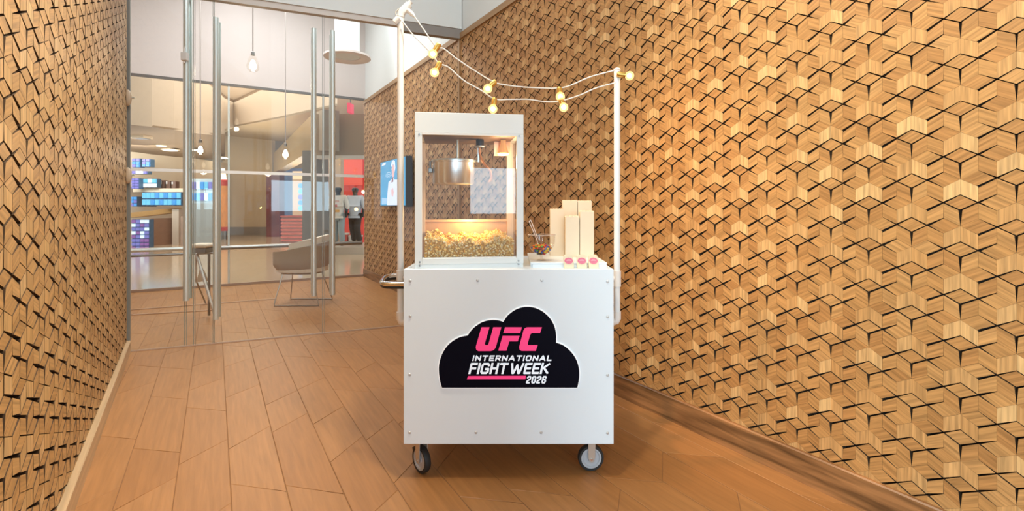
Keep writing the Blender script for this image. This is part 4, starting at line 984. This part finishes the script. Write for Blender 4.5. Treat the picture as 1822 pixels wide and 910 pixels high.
# shop ceiling under the fascia: brown, curved front
SOF = mat('brown_soffit', (.24, .17, .11), .6, noise=.05)
SOFR = [(200, 218, 12.2, 266, 17.0), (233, 222, 12.4, 270, 17.6), (270, 226, 12.9, 275, 18.2), (309, 231, 13.8, 279, 19.0), (345, 235.5, 15.6, 282, 20.0), (380, 240, 17.5, 284, 21.2), (400, 241.7, 19.2, 285.3, 22.1)]
def soffit_at(px, k):
    for a, b in zip(SOFR[:-1], SOFR[1:]):
        if a[0] <= px <= b[0]:
            t_ = (px - a[0]) / (b[0] - a[0]); m_ = [x_ + (y_ - x_) * t_ for x_, y_ in zip(a, b)]
            return P(px, m_[1], m_[2]).lerp(P(px, m_[3], m_[4]), k)
q = MB(); vs_ = []
for (px, pa, ya_, pb, yb_) in SOFR:
    f_, b_2 = P(px, pa, ya_), P(px, pb, yb_); vs_ += [f_, b_2, b_2 + Vector((0, 0, .05)), f_ + Vector((0, .05, .05))]
n = len(SOFR)
q.add(vs_, [(4 * i_ + k_, 4 * i_ + (k_ + 1) % 4, 4 * i_ + 4 + (k_ + 1) % 4, 4 * i_ + 4 + k_) for i_ in range(n - 1) for k_ in range(4)] + [(3, 2, 1, 0), tuple(4 * (n - 1) + k_ for k_ in range(4))])
struct(q.build('ceiling_shop', SOF, smooth=True))
q = MB(); sl = [P(393, 241, 23.1), P(512, 253, 23.1), P(600, 188, 14.6), P(500, 210, 16.5), P(416, 226, 20.0)]
q.add(sl + [v + Vector((0, 0, .06)) for v in sl], [(0, 1, 2, 3, 4), (9, 8, 7, 6, 5)] + [(i_, (i_ + 1) % 5, (i_ + 1) % 5 + 5, i_ + 5) for i_ in range(5)])
struct(strip([(396, 229, 19.0), (416, 226, 20.0), (500, 210, 16.5), (600, 188, 14.6)], 5.59, .1).build('wall_hall_beam', BEIGEP))
q = MB(); q.add(sl + [v + Vector((0, 0, .06)) for v in sl], [(0, 1, 2, 3, 4), (9, 8, 7, 6, 5)] + [(i_, (i_ + 1) % 5, (i_ + 1) % 5 + 5, i_ + 5) for i_ in range(5)])
struct(q.build('ceiling_hall_slope', mat('tan_ceiling', (.56, .44, .30), .8, noise=.03)))
# curved bulkhead, shelf wall, displays of the left shop
def arc_wall(nm, m, px_pts, z0, z1, th=.12, parent=None):
    q = MB(); vs_ = []; fs_ = []
    for (px, yy) in px_pts:
        x_ = X(px, yy); vs_ += [(x_, yy, z0), (x_, yy, z1), (x_ - th * .3, yy + th, z1), (x_ - th * .3, yy + th, z0)]
    n = len(px_pts)
    for i in range(n - 1):
        a, b = 4 * i, 4 * i + 4
        for k in range(4): fs_.append((a + k, a + (k + 1) % 4, b + (k + 1) % 4, b + k))
    fs_ += [(3, 2, 1, 0), tuple(4 * (n - 1) + k for k in range(4))]
    q.add(vs_, fs_); return q.build(nm, m, parent, smooth=True)
CREAM = mat('cream_bulkhead', (.74, .62, .48), .7, noise=.02)
cur = [(205, 17.2), (235, 17.6), (265, 18.1), (295, 18.7), (320, 19.3), (350, 20.2), (380, 21.2), (405, 22.2)]
struct(arc_wall('wall_shop_bulkhead', CREAM, cur, Z(333, 18), 3.26))
struct(arc_wall('wall_shop_back', mat('shop_back', (.60, .50, .40), .7, noise=.03), [(p, y_ + .55) for p, y_ in cur], 0, 3.3))
BLU = [mat('lit_blue', (.03, .10, .25), .3, noise=.5, scale=9, emit=(.05, .32, .75), estr=.9), mat('lit_cyan', (.05, .2, .3), .3, noise=.5, scale=9, emit=(.16, .52, .80), estr=.9),
       mat('lit_violet', (.08, .06, .25), .3, noise=.5, scale=9, emit=(.22, .24, .62), estr=.7), mat('lit_white', (.5, .6, .7), .3, emit=(.60, .78, .92), estr=.9)]
SHW = mat('shelf_wood', (.50, .33, .17), .5, noise=.08, scale=10)
def display(nm, label, px0, px1, py0, py1, y, nx, ny, mats, group=None, th=.25):
    a, b = P(px0, py1, y), P(px1, py0, y)
    t = thing(nm, ((a.x + b.x) / 2, y + th / 2, a.z), label, 'display', group)
    MB().box((a.x, y + .05, a.z), (b.x, y + th, b.z)).build('backing', mat('display_back', (.05, .12, .22), .4, noise=.2), t)
    w, h = (b.x - a.x) / nx, (b.z - a.z) / ny; r_ = random.Random(nm + label)
    for i in range(nx):
        for j in range(ny):
            m = r_.choice(mats); MB().box((a.x + i * w + w * .1, y, a.z + j * h + h * .1), (a.x + (i + 1) * w - w * .1, y + .049, a.z + (j + 1) * h - h * .1)).build('lit_pack', m, t)
    return t
display('lit_display', 'long bright cyan backlit display of packs in the curved shop', 252, 321, 342, 366, 17.3, 9, 2, BLU[:2] + [BLU[1]])
display('lit_display', 'small blue pack display highest on the curved shop wall by the glass edge', 234, 248, 282, 298, 17.0, 2, 3, [BLU[2], BLU[0]])
display('lit_display', 'small blue pack display beside the highest one on the curved shop wall', 252, 266, 283, 297, 17.05, 2, 3, [BLU[2], BLU[0]])
display('lit_display', 'narrow blue display just below the pale rail in the curved shop', 234, 261, 303, 310, 17.0, 4, 1, [BLU[2], BLU[3]])
display('lit_display', 'white and pale blue lit box display above the cyan one', 254, 278, 318, 334, 17.2, 3, 2, [BLU[3], BLU[1], BLU[3]])
display('lit_display', 'dark blue stack of packs left of the white lit box display', 233, 246, 317, 336, 17.0, 2, 4, [BLU[2]])
display('lit_display', 'tiny blue pack display left of the long cyan display', 233, 242, 350, 368, 17.3, 2, 3, [BLU[2], BLU[0]], th=1.0)
display('lit_display', 'violet and white stack of packs below the wooden counter in the shop', 233, 264, 391, 445, 16.2, 4, 8, [BLU[2], BLU[2], BLU[3], mat('lit_plum', (.2, .08, .25), .4, emit=(.25, .12, .40), estr=.5)])
t = thing('shop_counter', (X(270, 16.6), 16.9, 0), 'long wooden topped counter with brown front in the curved shop', 'counter')
q = MB(); aa, bb = P(228, 388, 16.4), P(306, 379, 17.6)
MB().add([aa, bb, bb + Vector((0, .5, 0)), aa + Vector((0, .5, 0))] + [v + Vector((0, 0, .16)) for v in (aa, bb, bb + Vector((0, .5, 0)), aa + Vector((0, .5, 0)))], [(3, 2, 1, 0), (4, 5, 6, 7), (0, 1, 5, 4), (1, 2, 6, 5), (2, 3, 7, 6), (3, 0, 4, 7)]).build('counter_top', mat('honey_wood', (.55, .33, .13), .4, noise=.1), t)
af, bf = Vector((X(268, 16.9), 16.9, 0)), Vector((X(306, 17.6), 17.65, 0))
MB().add([af, bf, bf + Vector((0, .4, 0)), af + Vector((0, .4, 0))] + [v + Vector((0, 0, .93)) for v in (af, bf, bf + Vector((0, .4, 0)), af + Vector((0, .4, 0)))], [(3, 2, 1, 0), (4, 5, 6, 7), (0, 1, 5, 4), (1, 2, 6, 5), (2, 3, 7, 6), (3, 0, 4, 7)]).build('counter_front', mat('brown_front', (.26, .14, .09), .5, noise=.2, scale=4, stretch=(1, 1, 8)), t)
MB().box((X(306, 17.5), 17.5, 0), (X(318, 17.5), 17.9, Z(372, 17.5))).build('counter_end', mat('pale_end', (.60, .50, .42), .5), t)
for k, px in enumerate((289, 299, 309)):
    t = thing('shop_book', (X(px, 17.6), 17.6, Z(335, 17.6)), ('dark brown boxed item on the shop shelf, ' + ('leftmost of three', 'middle of three', 'rightmost of three')[k]), 'box', 'boxed items on the shop shelf')
    MB().box((X(px - 3.5, 17.6), 17.6, Z(335, 17.6)), (X(px + 3.5, 17.6), 17.8, Z(321 + k, 17.6))).build('box_body', mat('box_brown', (.16, .09, .07), .5), t)
    MB().box((X(px - 3.5, 17.6), 17.59, Z(328, 17.6)), (X(px - 1, 17.6), 17.599, Z(322 + k, 17.6))).build('box_label', mat('box_label', (.6, .6, .62), .5), t)
t = thing('shop_shelf', (X(290, 17.3), 17.5, Z(341, 17.5)), 'pale wooden shelf running above the cyan display in the shop', 'shelf')
MB().box((X(233, 17.3), 17.4, Z(341, 17.4)), (X(330, 17.4), 17.8, Z(336, 17.4))).build('shelf_board', SHW, t)
MB().box((X(233, 17.3), 17.38, Z(342, 17.4)), (X(330, 17.4), 17.399, Z(335.5, 17.4))).build('shelf_edge', CREAM, t)
for (px, kk_, w, lab) in ((287, .52, .13, 'round lit downlight in the brown shop soffit, leftmost'), (303, .66, .22, 'long lit downlight in the brown shop soffit, second'), (345, .58, .16, 'lit downlight in the brown shop soffit behind the low pendant'), (388, .86, .36, 'long lit downlight in the brown shop soffit, farthest')):
    pt = soffit_at(px, kk_); pt.z -= .01
    t = thing('downlight', pt, lab, 'ceiling light', 'downlights in the shop soffit')
    MB().lathe([(w * 1.25, -.03), (w * 1.25, 0), (.0001, 0)], pt, 20).build('light_ring', mat('ring', (.7, .62, .5), .5), t)
    MB().lathe([(w, -.045), (w, -.0305), (.0001, -.0305)], pt, 20).build('light_lens', mat('lens', (1, .95, .85), .5, emit=(1, .88, .68), estr=4), t)
vn = P(250, 246, 14.2)
t = thing('air_vent', vn, 'square air vent hanging box under the brown shop soffit', 'vent')
MB().box(vn + Vector((-.30, -.2, .0)), vn + Vector((.22, .2, .40))).build('vent_box', CREAM, t)
MB().box(vn + Vector((-.14, -.15, -.02)), vn + Vector((.18, .15, -.001))).build('vent_grille', DSTEEL, t)
# orange banner stand
y = 20.5; t = thing('banner_column', (X(396, y), y, 0), 'tall orange lit column with red bands beside the woven wall', 'column display')
xa_, xb_ = X(388.5, y), X(404.5, y); r = (xb_ - xa_) / 2; cx_ = (xa_ + xb_) / 2
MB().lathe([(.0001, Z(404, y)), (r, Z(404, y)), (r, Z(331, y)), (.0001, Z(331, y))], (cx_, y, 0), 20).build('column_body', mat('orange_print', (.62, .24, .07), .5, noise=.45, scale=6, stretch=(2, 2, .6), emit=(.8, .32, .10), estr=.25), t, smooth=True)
for a, b in ((331, 320), (411, 404)):
    MB().lathe([(.0001, Z(a, y)), (r * 1.02, Z(a, y)), (r * 1.02, Z(b, y)), (.0001, Z(b, y))], (cx_, y, 0), 20).build('red_band', mat('red_band', (.60, .05, .04), .5), t, smooth=True)
MB().lathe([(.0001, 0), (r * .8, 0), (r * .8, Z(411, y)), (.0001, Z(411, y))], (cx_, y, 0), 20).build('column_foot', DSTEEL, t, smooth=True)
MB().lathe([(.0001, Z(320, y)), (r * .8, Z(320, y)), (r * .4, Z(300, y)), (.0001, Z(300, y))], (cx_, y, 0), 20).build('column_lamp', mat('column_lamp', (1, .9, .7), .5, emit=(1, .8, .55), estr=1.5), t, smooth=True)
# pale blue display cabinet behind the doors
y = 17.0; t = thing('glass_cabinet', (X(362, y), y, 0), 'grey cabinet with pale blue lit packs behind the steel pull handles', 'cabinet')
MB().box((X(340, y), y, 0), (X(378, y), y + .5, Z(362, y))).build('cabinet_base', mat('grey_cabinet', (.34, .37, .38), .4, noise=.1, scale=2, stretch=(6, 1, .2)), t)
MB().box((X(340, y), y + .05, Z(362, y) + .001), (X(378, y), y + .45, Z(318, y))).build('cabinet_case', mat('case_blue', (.5, .6, .66), .3, noise=.2, scale=3), t)
for i in range(5):
    for j in range(2):
        MB().box((X(342 + i * 7.2, y), y + .0, Z(357 - j * 20, y)), (X(347 + i * 7.2, y), y + .049, Z(344 - j * 20, y))).build('lit_pack', BLU[(i + j * 2) % 4], t)
MB().box((X(325, y), y - .1, 0), (X(338, y), y + .3, Z(385, y))).build('cabinet_drawer', mat('rose_drawer', (.40, .28, .22), .5, noise=.1), t)
# dark red pillar
y = 22.0; struct(MB().box((X(474, y), y, 0), (X(497, y), y + .5, Z(311, y))).build('wall_red_pillar', mat('dark_red_marble', (.16, .03, .03), .3, noise=.6, scale=1.6)))
# gold fascia of the right shop, running along the corridor line
q = MB(); a, b = P(487, 308, 22.0), P(553, 268, 13.1); up = Vector((0, 0, .92)); th = Vector((.3, .18, 0))
q.add([a, b, b + th, a + th, a + up * .95, b + up, b + up + th, a + up * .95 + th], [(3, 2, 1, 0), (4, 5, 6, 7), (0, 1, 5, 4), (1, 2, 6, 5), (2, 3, 7, 6), (3, 0, 4, 7)])
struct(q.build('wall_shop_gold', mat('gold_fascia', (.50, .36, .19), .25, .5, noise=.25, scale=.9)))
a2 = P(553, 268, 13.1)
struct(MB().add([a2, P(575, 268, 11.5), P(575, 268, 11.5) + Vector((.3, .2, 0)), a2 + Vector((.3, .2, 0)), a2 + Vector((0, 0, .95)), P(575, 268, 11.5) + Vector((0, 0, .95)), P(575, 268, 11.5) + Vector((.3, .2, .95)), a2 + Vector((.3, .2, .95))],
        [(3, 2, 1, 0), (4, 5, 6, 7), (0, 1, 5, 4), (1, 2, 6, 5), (2, 3, 7, 6), (3, 0, 4, 7)]).build('wall_shop_link', mat('taupe_panel', (.36, .27, .19), .6, noise=.05)))
DKP = mat('dark_panel', (.17, .15, .13), .35, noise=.15, scale=3, stretch=(1, 1, 4))
y = 13.2; struct(MB().box((X(538, y), y, 0), (X(575, y), y + .4, Z(268, y))).build('wall_dark_pier', DKP))
# shop window picture between pillar and pier
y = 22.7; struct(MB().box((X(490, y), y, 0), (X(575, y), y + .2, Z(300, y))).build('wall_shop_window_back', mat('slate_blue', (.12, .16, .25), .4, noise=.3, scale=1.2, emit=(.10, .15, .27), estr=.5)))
t = thing('poster_panel', (X(528, 19.4), 19.4, 0), 'tall cream poster panel with blue marks standing behind the red counter', 'panel')
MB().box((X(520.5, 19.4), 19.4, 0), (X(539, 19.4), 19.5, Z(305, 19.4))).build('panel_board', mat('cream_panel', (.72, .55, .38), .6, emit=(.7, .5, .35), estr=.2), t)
for k in range(5): MB().lathe([(.0001, -.005), (.10, -.005), (.10, 0)], P(535, 331 + k * 10, 19.39), 14, Matrix.Rotation(-PI / 2, 3, 'X')).build('blue_mark', BLU[k % 3], t)
t = thing('red_counter', (X(520, 18.6), 18.6, 0), 'low counter of red and pink horizontal slats in front of the shop window', 'counter')
yk = 18.4
MB().box((X(500, yk), yk + .06, 0), (X(540, yk), yk + .7, Z(387, yk))).build('counter_core', mat('pink_core', (.62, .36, .30), .5, noise=.2), t)
for k in range(7):
    zz = Z(430 - k * 6.2, yk); MB().box((X(499.5, yk), yk, zz), (X(540.5, yk), yk + .059, zz + .07)).build('slat', mat('red_slat', (.60, .17, .14), .5, noise=.3, scale=5), t)
MB().box((X(499, yk), yk - .02, Z(387, yk) + .001), (X(541, yk), yk + .72, Z(384, yk))).build('counter_top', mat('red_top', (.42, .10, .08), .4), t)
# the clothes shop at right: red walls, lintel, plinth, mannequins
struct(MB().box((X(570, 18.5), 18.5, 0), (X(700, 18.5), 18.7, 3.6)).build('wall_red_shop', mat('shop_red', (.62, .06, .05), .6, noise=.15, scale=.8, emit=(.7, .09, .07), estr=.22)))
struct(MB().box((X(560, 12.0), 12.0, 2.56), (X(660, 12), 12.25, Z(203, 12))).build('wall_brown_lintel', mat('brown_lintel', (.42, .30, .19), .7, noise=.05)))
struct(MB().box((X(566, 12), 11.9, 2.48), (X(660, 12), 12.1, 2.56)).build('trim_17', mat('pale_lintel', (.74, .68, .62), .5)))
struct(MB().box((X(585, 16), 16.0, 0), (X(606, 16), 16.3, 3.4)).build('wall_cream_pier', mat('cream_pier', (.70, .52, .38), .6)))
t = thing('red_banner', (X(627, 16), 16, 1.9), 'large glowing red banner hanging at the back of the clothes shop', 'banner')
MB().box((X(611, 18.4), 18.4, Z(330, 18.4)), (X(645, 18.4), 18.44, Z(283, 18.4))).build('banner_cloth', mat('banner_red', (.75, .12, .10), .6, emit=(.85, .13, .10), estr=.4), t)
MB().cyl(P(611, 282, 18.44), P(645, 282, 18.44), .03).build('banner_rod', DSTEEL, t, smooth=True)
PL = .19
struct(MB().box((X(565, 15.9), 14.0, 0), (X(660, 14), 16.0, PL)).build('trim_18', mat('display_plinth', (.62, .55, .48), .5)))
for k in range(5):
    px = 608 + k * 8
    t = thing('shoe_box', (X(px, 15.6), 15.6, PL), 'shoe box on the display plinth behind the mannequins, ' + ('first', 'second', 'third', 'fourth', 'fifth')[k] + ' from the left', 'box', 'shoe boxes on the plinth')
    MB().box((X(px - 3, 15.6), 15.55, PL), (X(px + 3, 15.6), 15.75, PL + .20 + .07 * (k % 2))).build('box_body', mat('box_col', ((.5, .35, .2), (.6, .1, .08), (.7, .65, .6))[k % 3], .6), t)
    MB().box((X(px - 3.2, 15.6), 15.54, PL + .2 + .07 * (k % 2) + .001), (X(px + 3.2, 15.6), 15.76, PL + .25 + .07 * (k % 2))).build('box_lid', mat('lid_col', (.75, .7, .64), .6), t)

def skin(name, verts, edges, radii, m, parent, sub=2):
    me = bpy.data.meshes.new(name); org = Vector(parent['_o']); me.from_pydata([tuple(Vector(v) - org) for v in verts], edges, [])
    o = bpy.data.objects.new(name, me); COL.objects.link(o)
    sk = o.modifiers.new('skin', 'SKIN'); sk.use_smooth_shade = True
    for i, r in enumerate(radii):
        d_ = me.skin_vertices[0].data[i]; d_.radius = (r if isinstance(r, tuple) else (r, r)); d_.use_root = (i == 0)
    ss = o.modifiers.new('sub', 'SUBSURF'); ss.levels = ss.render_levels = sub
    dg = bpy.context.evaluated_depsgraph_get(); dg.update(); nm = bpy.data.meshes.new_from_object(o.evaluated_get(dg))
    o.modifiers.clear(); o.data = nm; nm.materials.clear(); nm.materials.append(m); nm.polygons.foreach_set('use_smooth', [True] * len(nm.polygons))
    o.parent = parent; o['_o'] = tuple(org); return o
MANN = mat('black_mannequin', (.02, .02, .022), .35, noise=.1)
def mannequin(px, y, label, shirt, trousers, ht=1.76, headc=MANN, step=.12, lean=0.0, printed=True):
    b = Vector((X(px, y), y, PL)); t = thing('mannequin', b, label, 'mannequin', None); k = ht / 1.76
    def v(x, yy, z): return b + Vector((x + lean * z, yy, z)) * k
    # body: pelvis root, spine, head, arms, legs
    V = [v(0, 0, .95), v(0, 0, 1.15), v(0, 0, 1.36), v(0, 0, 1.47), v(0, 0, 1.55), v(0, -.01, 1.63), v(0, 0, 1.72),
         v(.17, 0, 1.42), v(.23, .02, 1.15), v(.25, -.06, .92), v(.25, -.09, .82), v(-.17, 0, 1.42), v(-.23, .02, 1.15), v(-.25, -.06, .92), v(-.25, -.09, .82),
         v(.09, 0, .90), v(.10, -step * .5, .50), v(.11, step * .3, .08), v(.11, step * .3 - .12, .03), v(-.09, 0, .90), v(-.10, step * .2, .50), v(-.12, step, .08), v(-.12, step - .12, .03)]
    E = [(0, 1), (1, 2), (2, 3), (3, 4), (4, 5), (5, 6), (2, 7), (7, 8), (8, 9), (9, 10), (2, 11), (11, 12), (12, 13), (13, 14), (0, 15), (15, 16), (16, 17), (17, 18), (0, 19), (19, 20), (20, 21), (21, 22)]
    R = [.13, .12, .14, .06, .065, .115, .10, .06, .045, .035, .03, .06, .045, .035, .03, .085, .06, .045, .035, .085, .06, .045, .035]
    skin('body', V, E, [r * k for r in R], headc, t)
    V = [v(0, 0, .98), v(0, 0, 1.15), v(0, 0, 1.36), v(0, 0, 1.46), v(.19, 0, 1.42), v(.26, .02, 1.18), v(.27, 0, 1.05), v(-.19, 0, 1.42), v(-.26, .02, 1.18), v(-.27, 0, 1.05), v(0, 0, .88)]
    E = [(0, 1), (1, 2), (2, 3), (2, 4), (4, 5), (5, 6), (2, 7), (7, 8), (8, 9), (0, 10)]
    so = skin('shirt', V, E, [x * k for x in (.175, .17, .18, .09, .085, .075, .07, .085, .075, .07, .175)], shirt, t)
    if printed:
        for (dz, col, hw, hh_) in ((1.30, (.75, .45, .35), .09, .03), (1.17, (.65, .10, .08), .035, .035), (1.02, (.85, .45, .10), .10, .035)):
            MB().box(v(-hw, -.20, dz - hh_), v(hw, -.185, dz + hh_)).build('shirt_print', mat('print', col, .7), so, bevel=.01)
    V = [v(0, 0, .93), v(.095, 0, .86), v(.105, -step * .5, .50), v(.11, step * .3, .10), v(-.095, 0, .86), v(-.105, step * .2, .50), v(-.12, step, .10)]
    skin('trousers', V, [(0, 1), (1, 2), (2, 3), (0, 4), (4, 5), (5, 6)], [x * k for x in (.15, .12, .095, .085, .12, .095, .085)], trousers, t)
    for sx, sy in ((.11, step * .3), (-.12, step)):
        MB().sphere(v(sx, sy - .05, .045), .06 * k, 12, 8, (.8, 2.0, .75)).build('shoe', mat('shoe', (.12, .10, .10), .5), t, smooth=True)
mannequin(602, 14.6, 'black mannequin in white printed shirt and pale blue jeans in the clothes shop', mat('white_shirt', (.88, .84, .78), .8, noise=.06), mat('pale_jeans', (.40, .48, .52), .8, noise=.1))
mannequin(632, 14.9, 'black mannequin in white and blue shirt with dark trousers by the wood wall end', mat('white_blue_shirt', (.66, .72, .82), .8, noise=.15, scale=4), mat('dark_trousers', (.05, .045, .045), .8, noise=.2), step=.3, printed=False)
mannequin(581, 15.5, 'mannequin in pale shirt and dark trousers seen between the two steel pull handles', mat('pale_shirt', (.62, .66, .66), .8, noise=.15), mat('blue_jeans', (.14, .18, .24), .8, noise=.2), headc=mat('pale_mannequin', (.55, .55, .50), .4), printed=False)
# hall ceiling lights and red sign
for (px, py, y, w, lab) in ((557, 195, 21.9, .42, 'round lit disc in the hall ceiling seen past the steel pull handles'),):
    t = thing('ceiling_disc', (X(px, y), y, 5.6), lab, 'ceiling light')
    MB().lathe([(w, 5.57), (w, 5.6), (.0001, 5.6)], (X(px, y), y, 0), 24).build('disc_ring', mat('disc_ring', (.8, .7, .6), .5), t)
    MB().lathe([(w * .9, 5.55), (w * .9, 5.569), (.0001, 5.569)], (X(px, y), y, 0), 24).build('disc_lens', mat('disc_lens', (1, .95, .85), .5, emit=(1, .88, .7), estr=2.5), t)
y = 11.6; a = P(620.5, 200, y)
t = thing('hanging_sign', (a.x, y, a.z), 'small glowing red sign hung high beyond the far glass', 'sign')
MB().box(a + Vector((-.04, 0, 0)), a + Vector((.04, .25, .22))).build('sign_face', mat('red_glow', (.5, .05, .08), .5, emit=(.9, .08, .14), estr=.8), t)
MB().cyl(a + Vector((0, .12, .221)), a + Vector((0, .12, 5.6 - a.z)), .012).build('sign_rod', DSTEEL, t)

for o in bpy.data.objects:
    if '_o' in o: del o['_o']
